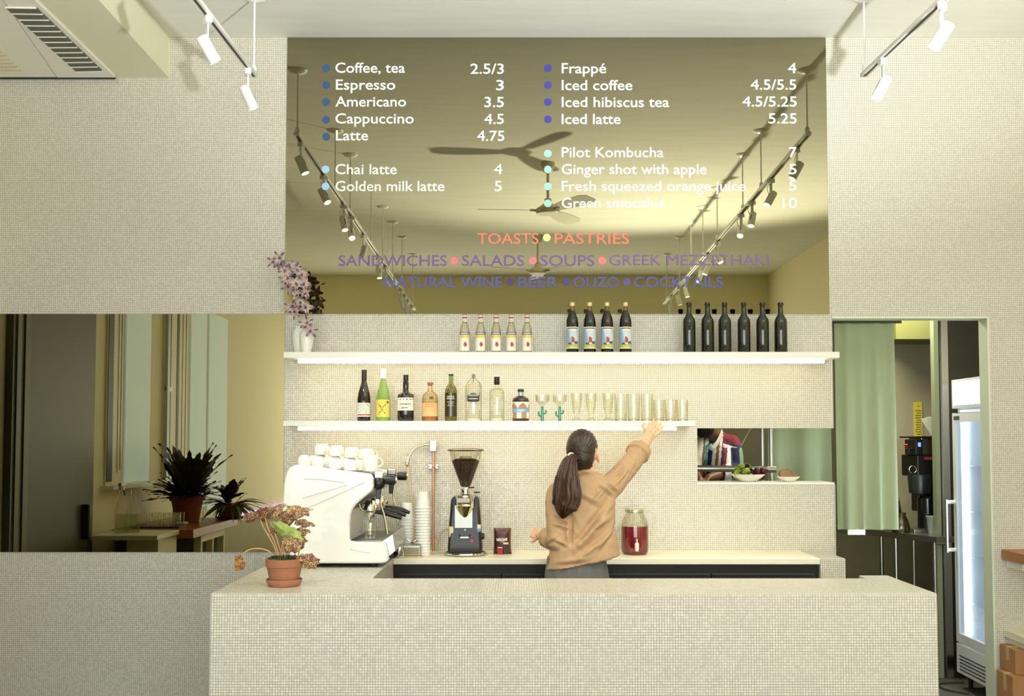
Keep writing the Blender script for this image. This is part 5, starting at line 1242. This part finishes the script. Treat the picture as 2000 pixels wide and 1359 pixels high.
# ---------------------------------------------------------------- the cook behind the pass
YM = 7.75
M_ = lambda x, y, Y=YM: P(x, y, Y)
man = thing('person', 'man in a colourful striped shirt working bent over behind the pass opening', 'person', (M_(1395, 900).x, YM, 0)); mo_ = man.location
def lm2_(mb): return mb.xform(Matrix.Translation(-mo_))
SKD = mat('skin_brown', (128, 84, 56), .5)
HM = M_(1377, 810, 7.66)
b = MB(); b.ball(HM, (.082, .10, .105), 22, 14); b.ball(HM + Vector((-.02, -.03, -.06)), (.06, .075, .07), 20, 12)
b.ball(HM + Vector((-.05, -.10, -.01)), (.016, .022, .024), 10, 8); b.ball(HM + Vector((.078, .0, -.01)), (.012, .02, .032), 10, 8); b.ball(HM + Vector((-.075, .02, -.01)), (.012, .02, .032), 10, 8)
b.limb([HM + Vector((.01, .03, -.05)), M_(1398, 862, 7.78), M_(1400, 885, 7.8)], [.06, .062, .08])
rings(b, densify([(1372, 1424, 870, 7.78, .10, 0), (1372, 1426, 910, 7.78, .12, 0), (1368, 1420, 980, 7.78, .12, 0), (1368, 1422, 1040, 7.78, .13, 0)], 3))
S1, E1, H1 = M_(1430, 866, 7.78), M_(1438, 915, 7.70), M_(1384, 934, 7.50)
b.limb([S1, E1], [.055, .045]); b.limb([E1, H1], [.042, .03]); hand(b, H1, (-1, -.25, -.25), (0, 0, -1), .18, .5, 1)
S2, E2, H2 = M_(1368, 872, 7.72), M_(1352, 918, 7.62), M_(1366, 938, 7.42)
b.limb([S2, E2], [.055, .045]); b.limb([E2, H2], [.042, .03]); hand(b, H2, (.6, -.5, -.2), (0, 0, -1), .18, .5, -1)
for xk in (1385, 1410):
    hp = M_(xk, 1040, 7.8); b.limb([hp, Vector((hp.x, 7.8, .5)), Vector((hp.x, 7.8, .1))], [.09, .06, .045]); b.limb([Vector((hp.x, 7.84, .045)), Vector((hp.x, 7.66, .035))], [.04, .034])
link('body', fuse(lm2_(b), .007, 3, .45), SKD, man)
b = MB()
rings(b, densify([(1384, 1412, 862, 7.79, .075, 0), (1376, 1426, 868, 7.78, .11, .0), (1369, 1430, 882, 7.77, .13, 0), (1370, 1432, 900, 7.77, .145, 0), (1374, 1428, 930, 7.78, .14, 0), (1370, 1424, 1000, 7.78, .14, 0), (1366, 1424, 1040, 7.78, .15, 0)], 4), 36, 2.2)
b.tube(smooth_path([M_(1404, 858, 7.79), M_(1420, 864, 7.79), S1, M_(1436, 893, 7.73), M_(1436, 918, 7.70)], 5), list(np.linspace(.062, .056, 21)), 20); b.ball(M_(1422, 866, 7.78), .06, 16, 10)
b.tube([E1, E1.lerp(H1, .6)], [.055, .05], 18); b.ball(E1, .056, 16, 10)
b.tube(smooth_path([M_(1380, 870, 7.76), S2, E2], 5), .06, 18); b.tube([E2, E2.lerp(H2, .5)], [.055, .05], 18)
b.tube(smooth_path([M_(1384, 866, 7.66), M_(1392, 872, 7.66), M_(1403, 862, 7.70), M_(1408, 852, 7.76)]), .016, 10)
me = fuse(lm2_(b), .0068, 4)
cols = [(214, 210, 196), (126, 92, 52), (150, 206, 206), (26, 34, 72), (222, 224, 222), (118, 84, 46), (226, 196, 184), (30, 38, 84), (130, 28, 46), (226, 224, 220), (24, 32, 70), (120, 150, 118)]
me.materials.clear()
for c in cols: me.materials.append(mat('stripe_%d_%d_%d' % c, c, .8))
edges = [1370, 1374, 1381, 1389, 1396, 1402, 1407, 1412, 1418, 1427, 1444]
for p_ in me.polygons:
    wc = p_.center + mo_; px = 1010 + wc.x*F/wc.y; py = 860 - (wc.z - EYE)*F/wc.y
    sl = (900 - py)*.10
    i = sum(px > e_ + (sl if e_ < 1420 else -sl*.3) for e_ in edges)
    if px > 1412 and py < 874: i = 8 if py < 862 - (1412 - px)*.25 else (7 if py < 866 - (1412 - px)*.3 else 6)
    p_.material_index = min(i, 11)
for m_ in [None]: pass
o = bpy.data.objects.new('shirt', me); COL.objects.link(o); o.parent = man
b = MB(); b.ball(HM + Vector((-.022, -.05, -.088)), (.074, .075, .07), 20, 12); me = fuse(lm2_(b), .007, 2); co = coords(me); rs = np.random.RandomState(3); setco(me, co + normals(me)*(rs.rand(len(co))*.008)[:, None])
link('beard', me, mat('black_hair', (20, 16, 14), .7), man)
b = MB(); b.ball(HM + Vector((.006, .015, .022)), (.09, .106, .1), 20, 12); link('hair', fuse(lm2_(b), .008, 2), MATS['black_hair'], man)
b = MB(); b.tube([M_(1400, 1040, 7.8), M_(1400, 1100, 7.8)], [(.17, .15), (.17, .15)], 24)
for xk in (1385, 1412): hp = M_(xk, 1080, 7.8); b.tube([hp, Vector((hp.x, 7.8, .09))], [.1, .085], 18)
link('trousers', fuse(lm2_(b), .012, 3), mat('dark_trousers', (44, 42, 44), .85), man)
part('collar', lm2_(MB().tube(smooth_path([M_(1386, 868, 7.60), M_(1391, 876, 7.60), M_(1400, 866, 7.64), M_(1409, 848, 7.72), M_(1410, 842, 7.78)], 4), [(.006, .017)]*17, 12)), mat('collar_pale', (190, 196, 184), .8), man, label='pale open collar')
part('shirt_button', lm2_(MB().ball(M_(1381, 881, 7.625), .006, 8, 6)), WHITE, man)
# ================================================================== pass-through shelf, kitchen
ZL = Zp0
def bowl(px, w_, h_, Y, label):
    p = P(px, 942, Y); t = thing('bowl', label, 'bowl', (p.x, Y, ZL + .0005)); k = Y/F; r_ = w_*k/2; hh = h_*k
    part('bowl_body', MB().lathe([(.001, 0), (r_*.42, 0), (r_*.5, hh*.12), (r_*.82, hh*.62), (r_, hh), (r_*.97, hh), (r_*.78, hh*.62), (r_*.4, hh*.2), (.001, hh*.18)], n=36), PORC, t)
    return t, r_, hh
t, r_, hh = bowl(1461, 69, 14.5, 6.64, 'white bowl holding the salad on the pass ledge')
rs = random.Random(6)
LET = mat('lettuce_green', (186, 202, 104), .45, rgb2=(140, 166, 60), nscale=22); RAD = mat('radicchio', (96, 34, 44), .45, rgb2=(56, 18, 30), nscale=26)
def frill(w_, seed, m):
    q = random.Random(seed); n = 16; vs = [(0, 0, 0)]; fs = []
    for j in range(1, 5):
        u = j/4
        for i in range(n): a = 2*PI*i/n; vs.append((w_*u*math.cos(a), w_*u*math.sin(a)*.75, .35*w_*u*u + .22*w_*u*u*math.sin(a*5 + q.uniform(0, 1)*2)))
    for i in range(n): fs.append((0, 1 + i, 1 + (i + 1) % n))
    for j in range(3):
        for i in range(n): o = 1 + j*n; fs.append((o + i, o + n + i, o + n + (i + 1) % n, o + (i + 1) % n))
    me = MB().add(vs, fs).mesh('leaf', 80, False); me.materials.append(m); return me
sal = thing('salad', 'leafy green and dark red salad heaped in the white bowl', 'salad', t.location + Vector((0, 0, hh*.5)))
fr = [frill(.034, 1, LET), frill(.03, 2, LET)]; fd = [frill(.034, 3, RAD), frill(.028, 4, RAD)]
for i in range(56):
    x = rs.uniform(-.85, .85)*r_; left = x < .15*r_; y = rs.uniform(-.6, .6)*r_*math.sqrt(max(.05, 1 - (x/r_)**2))
    top = (.07 if -.5 < x/r_ < .05 else .042) if left else .036
    z = hh*.45 + rs.uniform(.2, 1)*top; me = rs.choice(fr if left and not (i % 9 == 0) else fd)
    o = bpy.data.objects.new('leaf', me); COL.objects.link(o); o.parent = sal; o.location = (x, y, z - hh*.5); o.rotation_euler = (rs.uniform(-1.4, 1.4), rs.uniform(-1.2, 1.2), rs.uniform(0, 6.2)); s = rs.uniform(.7, 1.15); o.scale = (s, s, s)
t, r_, hh = bowl(1540, 45, 10, 6.62, 'small shallow white bowl with bread slices on the pass ledge')
BRD = mat('bread_crumb', (156, 122, 84), .8, noise=.3, nscale=70, bump=.3, bscale=90); CRU = mat('bread_crust', (112, 64, 34), .7)
for k_, (dx, dy, w_, h_, rot, lab) in enumerate([(-.014, -.004, .042, .036, .1, 'larger front bread slice standing in the small bowl'), (.024, .016, .034, .028, -.15, 'smaller bread slice behind, at the right of the small bowl')]):
    pts = [(w_*math.cos(a)*(1 - .08*math.sin(2*a)), h_*(.9 + math.sin(a)) if math.sin(a) > -.6 else h_*.3) for a in [2*PI*i/26 for i in range(26)]]
    sl2 = thing('bread_slice', lab, 'bread', t.location + Vector((dx, dy, .0105)), (R(-12), 0, rot), group='bread slices in the small bowl')
    part('crust', MB().prism(pts, -.006, .008), CRU, sl2, 30); part('crumb', MB().prism([(x*.93, z*.95 + .001) for x, z in pts], -.0075, -.0061), BRD, sl2, 30)
# steel pipe rack behind the pass
YR_ = 7.05
t = thing('pipe_rack', 'steel pipe rail with two upright posts behind the pass opening', 'rack', P(1500, 915, YR_)); o = t.location
def K(px, py, Y=YR_): return P(px, py, Y) - o
part('rail', MB().tube([K(1340, 914.5), K(1515, 916.5)], .0215, 18), STEEL, t)
part('post', MB().tube([Vector((K(1489, 900, YR_ + .06).x, .06, -o.z)), Vector((K(1489, 900, YR_ + .06).x, .06, 2.3 - o.z))], .0105, 14), STEEL, t)
part('post', MB().tube([Vector((K(1508, 900).x, .028, -o.z)), Vector((K(1508, 900).x, .028, 2.3 - o.z))], .0115, 14), STEEL, t)
t = part('hanging_strap', MB().tube([P(1447, 871, 7.4), P(1466, 836, 7.4), P(1500, 770, 7.4)], (.005), 8), mat('strap_yellow', (206, 196, 130), .5), None); tag(t, 'thin yellow slanting rod beside the cook', 'rod')
prep = thing('prep_counter', 'steel prep counter in front of the cook below the pass', 'counter', (M_(1430, 950).x, 7.35, 0)); a = P(1340, 944, 7.1); c = P(1512, 944, 7.1)
part('counter_top', MB().box((a.x - prep.location.x, -.22, 1.28), (c.x - prep.location.x, .12, 1.31)), STEEL, prep, 0)
for x in (a.x + .05, c.x - .05): part('leg', MB().box((x - prep.location.x - .02, -.18, 0), (x - prep.location.x + .02, -.14, 1.28)), STEEL, prep, 0)
# curtains
def curtain(x0, x1, y0, y1, Y, label, amp=.022, waves=9, hem=.02, m=None, seed=0):
    a, c = P(x0, y0, Y), P(x1, y1, Y); n = 90; b = MB(); vs = []; fs = []; q = random.Random(seed); ph = [q.uniform(0, 6) for _ in range(4)]
    t = thing('curtain', label, 'curtain', ((a.x + c.x)/2, Y, a.z)); o = t.location; nz = 14
    for side in (0, .004):
        for j in range(nz + 1):
            v = j/nz
            for i in range(n + 1):
                u = i/n; am = amp*(.35 + .65*v)
                y = am*math.sin(u*waves*2*PI + ph[0] + .4*math.sin(v*2 + ph[1])) + am*.5*math.sin(u*waves*.63*2*PI + ph[2]) + side
                vs.append((a.x - o.x + (c.x - a.x)*u + .01*v*math.sin(u*20 + ph[3]), y, -(a.z - c.z)*v))
    for s_ in range(2):
        for j in range(nz):
            for i in range(n): k = s_*(nz + 1)*(n + 1) + j*(n + 1) + i; fs.append((k, k + 1, k + n + 2, k + n + 1))
    part('cloth', b.add(vs, fs), m, t, 80)
    return t
GC = mat('sage_curtain', (166, 178, 142), .9, noise=.06, nscale=3, stretch=(8, 1, 1))
t = curtain(1629, 1752, 626, 1034, 7.0, 'long sage green curtain hanging in the doorway', waves=4, m=GC, seed=2, amp=.012)
part('curtain_rod', MB().tube([P(1600, 628, 7.0) - t.location, P(1760, 628, 7.0) - t.location], .012, 12), mat('rod_dark', (60, 56, 30), .4), t)
t = curtain(1498, 1625, 700, 1010, 7.3, 'sage green curtain seen through the pass opening beside the steel posts', waves=2, m=GC, seed=5, amp=.016)
# steel table and brewer in the doorway
YT = 7.9
tb = thing('steel_table', 'steel work table with pipe legs beyond the doorway', 'table', (2.55, 8.0, 0)); zt2 = P(1740, 1036, 7.9).z
x0_, x1_ = P(1640, 1040, 8.2).x, 3.35
part('table_top', MB().prism([(x0_ - 2.55, .35), (x1_ - 2.55, .35), (x1_ - 2.55, -.5), (P(1832, 1060, 7.35).x - 2.55, -.62), (P(1690, 1030, 8.0).x - 2.55, 0.0), (x0_ - 2.55, -.0)], zt2 - .04, zt2, 'z'), STEEL, tb, 0)
for px, Y in ((1722, 7.95), (1750, 7.75), (1785, 7.6), (1826, 7.5)):
    part('leg', MB().tube([(P(px, 1100, Y).x - 2.55, Y - 8.0, .0), (P(px, 1100, Y).x - 2.55, Y - 8.0, zt2 - .04)], .014 if px != 1785 else .006, 12), STEEL, tb)
part('under_shelf', MB().box((x0_ - 2.55, -.1, .3), (x1_ - 2.55, .35, .33)), mat('dark_shelf', (60, 58, 48), .4, .6), tb, 0)
YBr = 7.85; p = P(1800, 1040, YBr); br = thing('coffee_brewer', 'black and steel coffee brewer on the steel table in the doorway', 'coffee machine', (p.x, YBr, zt2 + .0005)); BO = br.location.copy()
def B(px, py, dy=0): return P(px, py, YBr) - BO + Vector((0, dy, 0))
def bb_(n_, x0, x1, y0, y1, d0, d1, m, par=br, bev=.004): return part(n_, MB().box(B(x0, y1, d0), B(x1, y0, d1)), m, par, 0, bev=bev)
zb_ = lambda py: B(1800, py).z
bb_('back_tower', 1800, 1836, 892, 1000, -.02, .2, BLACK); bb_('head_unit', 1780, 1836, 888, 930, -.12, .2, BLACK, bev=.008); bb_('top_plate', 1776, 1836, 852, 855, -.14, .2, BLACK, bev=.001)
bb_('steel_body', 1790, 1806, 855, 888, -.10, .15, STEEL); bb_('side_body', 1806, 1836, 855, 888, -.08, .15, mat('olive_steel', (120, 110, 70), .4, .7)); bb_('control_box', 1777, 1790, 858, 888, -.12, .1, BLACK)
bb_('display', 1781, 1786, 864, 872, -.125, -.121, mat('blue_display', (90, 130, 230), .4, emis=(90, 130, 240), es=2.5), bev=0)
part('faucet', MB().tube([B(1777, 876, -.05), B(1768, 878, -.07), B(1766, 886, -.07)], .010, 10), BLACK, br); part('faucet_handle', MB().tube([B(1764, 876, -.07), B(1764, 868, -.08), B(1758, 869, -.08)], .007, 8), mat('red_handle', (180, 40, 50), .4), br)
part('brew_basket', MB().lathe([(.001, zb_(964)), (.075, zb_(962)), (.085, zb_(930)), (.08, zb_(926)), (.001, zb_(926))], B(1790, 900, -.06) - Vector((0, 0, B(1790, 900).z)), 26), mat('basket_black', (40, 44, 46), .3), br)
part('basket_handle', MB().torus(B(1773, 916, -.1), .026, .005, 14, 8, 'y'), CHROME, br)
part('server_urn', MB().lathe([(.001, zb_(1038)), (.07, zb_(1038)), (.07, zb_(972)), (.05, zb_(966)), (.001, zb_(966))], B(1806, 900, -.04) - Vector((0, 0, B(1806, 900).z)), 26), mat('urn_black', (26, 26, 28), .15, coat=.4), br)
bb_('base_plate', 1772, 1836, 1030, 1037, -.14, .15, STEEL)
part('print', MB().box(B(1793, 897, -.1225), B(1814, 892, -.1215)), ink((170, 60, 54)), br, 0)
p = P(1772, 1036, 7.62); cr = thing('coffee_carafe', 'glass coffee carafe with black handle beside the brewer', 'carafe', (p.x, 7.75, zt2 + .0005))
part('glass', MB().lathe([(.001, 0), (.06, 0), (.066, .03), (.05, .09), (.035, .12), (.04, .14)], n=24), glassy('carafe_glass', (190, 180, 140), .5, .4), cr)
part('handle', MB().tube(smooth_path([Vector((-.04, -.02, .13)), Vector((-.035, -.06, .15)), Vector((-.03, -.06, .22)), Vector((-.02, -.02, .23)), Vector((0, 0, .14))]), .008, 8), BLACK, cr)
p = P(1826, 1036, 7.6); o = part('beverage_pail', MB().lathe([(.001, 0), (.035, 0), (.05, .12), (.052, .123), (.047, .123), (.033, .004)], n=24), mat('grey_white_plastic', (196, 200, 190), .5), None, loc=(p.x, 7.62, zt2 + .0005)); tag(o, 'pale plastic tub at the right end of the steel table', 'tub')
p0 = P(1787, 785, 9.0); p1 = P(1803, 852, 9.0)
# steel backsplash panel with yellow notice, hood
sp_ = thing('steel_backsplash', 'brushed steel wall panel behind the coffee brewer', 'panel', (2.9, 8.35, 0)); o = sp_.location
a, c = P(1752, 1030, 8.3), P(1834, 655, 8.3)
part('panel_sheet', MB().box((a.x - 2.9, -.02, zt2 - .03), (a.x + .16 - 2.9, 0, c.z)).box((a.x + .16 - 2.9, -.02, zt2 - .03), (3.4 - 2.9, 0.002, c.z)), mat('warm_steel', (214, 204, 170), .3, .45), sp_, 0)
a, c = P(1787, 858, 8.31), P(1802, 785, 8.31)
nt_ = part('notice', MB().box((a.x, 8.322, a.z), (c.x, 8.328, c.z)), mat('notice_yellow', (222, 206, 76), .6), None, 0); tag(nt_, 'narrow yellow printed notice on the steel panel above the brewer', 'sign')
for i in range(15):
    z = c.z - .03 - i*.018; q = .045 if i else .02
    if i in (1,): continue
    part('print_line', MB().box(((a.x + c.x)/2 - q*.5*(1 if i % 3 else .7), 8.3205, z - .003), ((a.x + c.x)/2 + q*.5, 8.3215, z + .002)), ink((90, 84, 30)), nt_, 0)
hd_ = thing('extractor_hood', 'yellowish steel duct box under the doorway head above the brewer', 'hood', (2.6, 8.2, 2.2)); o = hd_.location
a, c = P(1750, 662, 7.9), P(1832, 625, 7.9)
part('hood_box', MB().box(Vector((a.x, 7.9, a.z)) - o, Vector((c.x + .1, 8.5, c.z + .1)) - o), mat('olive_duct', (126, 126, 74), .5, .2), hd_, 0)
p = P(1810, 852, YBr)
for i in range(6):
    o = part('paper_bag', MB().prism([(0, 0), (.05, 0), (.035, .13), (-.03, .13)], 0, .006, 'y').xform(Matrix.Rotation(R(-18 + i*5), 4, 'Y')), mat('filter_paper', (222, 224, 206), .7), None, 0, loc=(P(1813 + i*4, 852, YBr).x - .02, YBr - .1 + .018*i, br.location.z + zb_(851.3) + .004))
    tag(o, 'folded white paper filter standing in the row on top of the brewer', 'paper filter', 'paper filters on the brewer')
# steel partition with lever
pt = thing('steel_partition', 'dark steel partition standing between the brewer and the glass door fridge', 'partition', (3.0, 7.5, 0)); 
a = P(1836, 900, 7.45).x - 3.0
part('partition_sheet', MB().box((a, -.02, 0), (.62, .02, 2.9)), mat('dark_steel', (96, 92, 84), .3, .9, noise=.2, nscale=3), pt, 0)
part('edge_strip', MB().box((a - .022, -.035, 0), (a + .008, .03, 2.9)), mat('pale_edge', (168, 176, 140), .35, .3), pt, 0)
part('glow_streak', MB().box((a + .03, -.034, 0), (a + .075, -.021, 2.9)), mat('glow_streak_steel', (226, 226, 222), .15, 1), pt, 0)  # added bright strip standing in for the fridge glow reflected in the steel
part('lever', MB().tube([(a - .05, -.09, P(1820, 1060, 7.4).z), (a + .03, -.09, P(1820, 1060, 7.4).z)], [(.014, .014), (.018, .014)], 14).tube([(a + .02, -.09, P(1820, 1060, 7.4).z), (a + .02, -.03, P(1820, 1060, 7.4).z)], .012, 10), CHROME, pt)
# ---- glass door fridge
FX = 2.895; fy0, fy1 = 6.66, 7.2
fg = thing('display_fridge', 'tall white lit glass door drinks fridge in the doorway', 'fridge', (FX, 6.93, 0)); o = fg.location
def fb(xa, xb, ya, yb, z0, z1): return MB().box((xa, ya - o.y, z0), (xb, yb - o.y, z1))
FW = mat('fridge_white', (226, 230, 232), .35); zd0, zd1, zh0, zh1 = .30, 1.80, 1.83, 2.02
part('cabinet', fb(.04, .5, fy1 - .03, fy1, .1, zh1).box((.04, fy0 - o.y, .1), (.5, fy0 + .03 - o.y, zh1)).box((.47, fy0 + .03 - o.y, .1), (.5, fy1 - .03 - o.y, zh1)).box((.04, fy0 + .03 - o.y, zh1 - .2), (.47, fy1 - .03 - o.y, zh1)).box((.04, fy0 + .03 - o.y, .1), (.47, fy1 - .03 - o.y, .29)), FW, fg, 0)
LIN = mat('fridge_liner_lit', (240, 246, 250), .4, emis=(225, 240, 255), es=2.0)
part('liner', fb(.455, .469, fy0 + .031, fy1 - .031, .291, zh1 - .201), LIN, fg, 0)
part('lamp_tube', fb(.06, .075, fy0 + .04, fy0 + .055, .32, 1.78), mat('fridge_lamp', (255, 255, 255), .4, emis=(235, 245, 255), es=9), fg, 0); part('lamp_tube', fb(.06, .075, fy1 - .055, fy1 - .04, .32, 1.78), MATS['fridge_lamp'], fg, 0)
for z in (.55, .85, 1.15, 1.45):
    s_ = part('wire_shelf', fb(.08, .45, fy0 + .035, fy1 - .035, z, z + .004), mat('shelf_wire', (200, 206, 210), .3, .5), fg, 0)
dr = part('door', fb(.0, .035, fy0, fy0 + .05, zd0, zd1).box((0, fy1 - .05 - o.y, zd0), (.035, fy1 - o.y, zd1)).box((0, fy0 + .05 - o.y, zd0), (.035, fy1 - .05 - o.y, zd0 + .06)).box((0, fy0 + .05 - o.y, zd1 - .06), (.035, fy1 - .05 - o.y, zd1)), FW, fg, 0, bev=.002)
part('door_glass', fb(.012, .018, fy0 + .051, fy1 - .051, zd0 + .061, zd1 - .061), glassy('fridge_glass', (246, 250, 252), .2, .8), dr, 0)
part('handle', MB().tube([(-.055, fy1 - .02 - o.y, P(1855, 1078, fy1).z), (-.055, fy1 - .02 - o.y, P(1855, 975, fy1).z)], .011, 12), STEEL, dr)
for yy in (1073, 980): part('handle_post', MB().tube([(-.055, fy1 - .02 - o.y, P(1855, yy, fy1).z), (.0, fy1 - .02 - o.y, P(1855, yy, fy1).z)], .013, 12), WHITEM, dr)
hb_ = part('light_box', fb(.0, .038, fy0, fy1, zh0, zh1), FW, fg, 0, bev=.003); part('sign_panel', fb(-.003, -.0005, fy0 + .03, fy1 - .03, zh0 + .02, zh1 - .02), mat('sign_lit', (255, 255, 255), .4, emis=(245, 250, 255), es=1.6), hb_, 0)
part('badge', fb(-.002, -.0005, fy1 - .12, fy1 - .03, zd1 - .045, zd1 - .02), mat('badge_dark', (90, 94, 90), .4), dr, 0)
gr_ = part('kick_grille', fb(.0, .038, fy0, fy1, .10, .29), FW, fg, 0, bev=.003)
for i in range(5): part('slat_gap', fb(-.002, -.0005, fy0 + .06, fy1 - .05, .125 + i*.022, .131 + i*.022), DARK, gr_, 0)
for y in (fy0 + .05, fy1 - .05):
    for x in (.07, .44): part('foot', MB().lathe([(.015, 0), (.015, .1)], (x, y - o.y, 0), 10), BLACK, fg)
light('fridge_glow', 'AREA', (FX - .03, 6.93, 1.05), 7, (.85, .94, 1), (0, 6.93, 1.05), shape='RECTANGLE', size=.4, size_y=1.4)
t = part('fridge_cable', MB().tube(smooth_path([Vector((2.98, 7.3, .01)), Vector((2.80, 7.26, .008)), Vector((2.78, 7.1, .008)), Vector((2.88, 6.98, .008))], 5), .006, 8), mat('cable_dark', (60, 56, 50), .6), None); tag(t, 'dark cable lying on the kitchen floor by the fridge', 'cable')
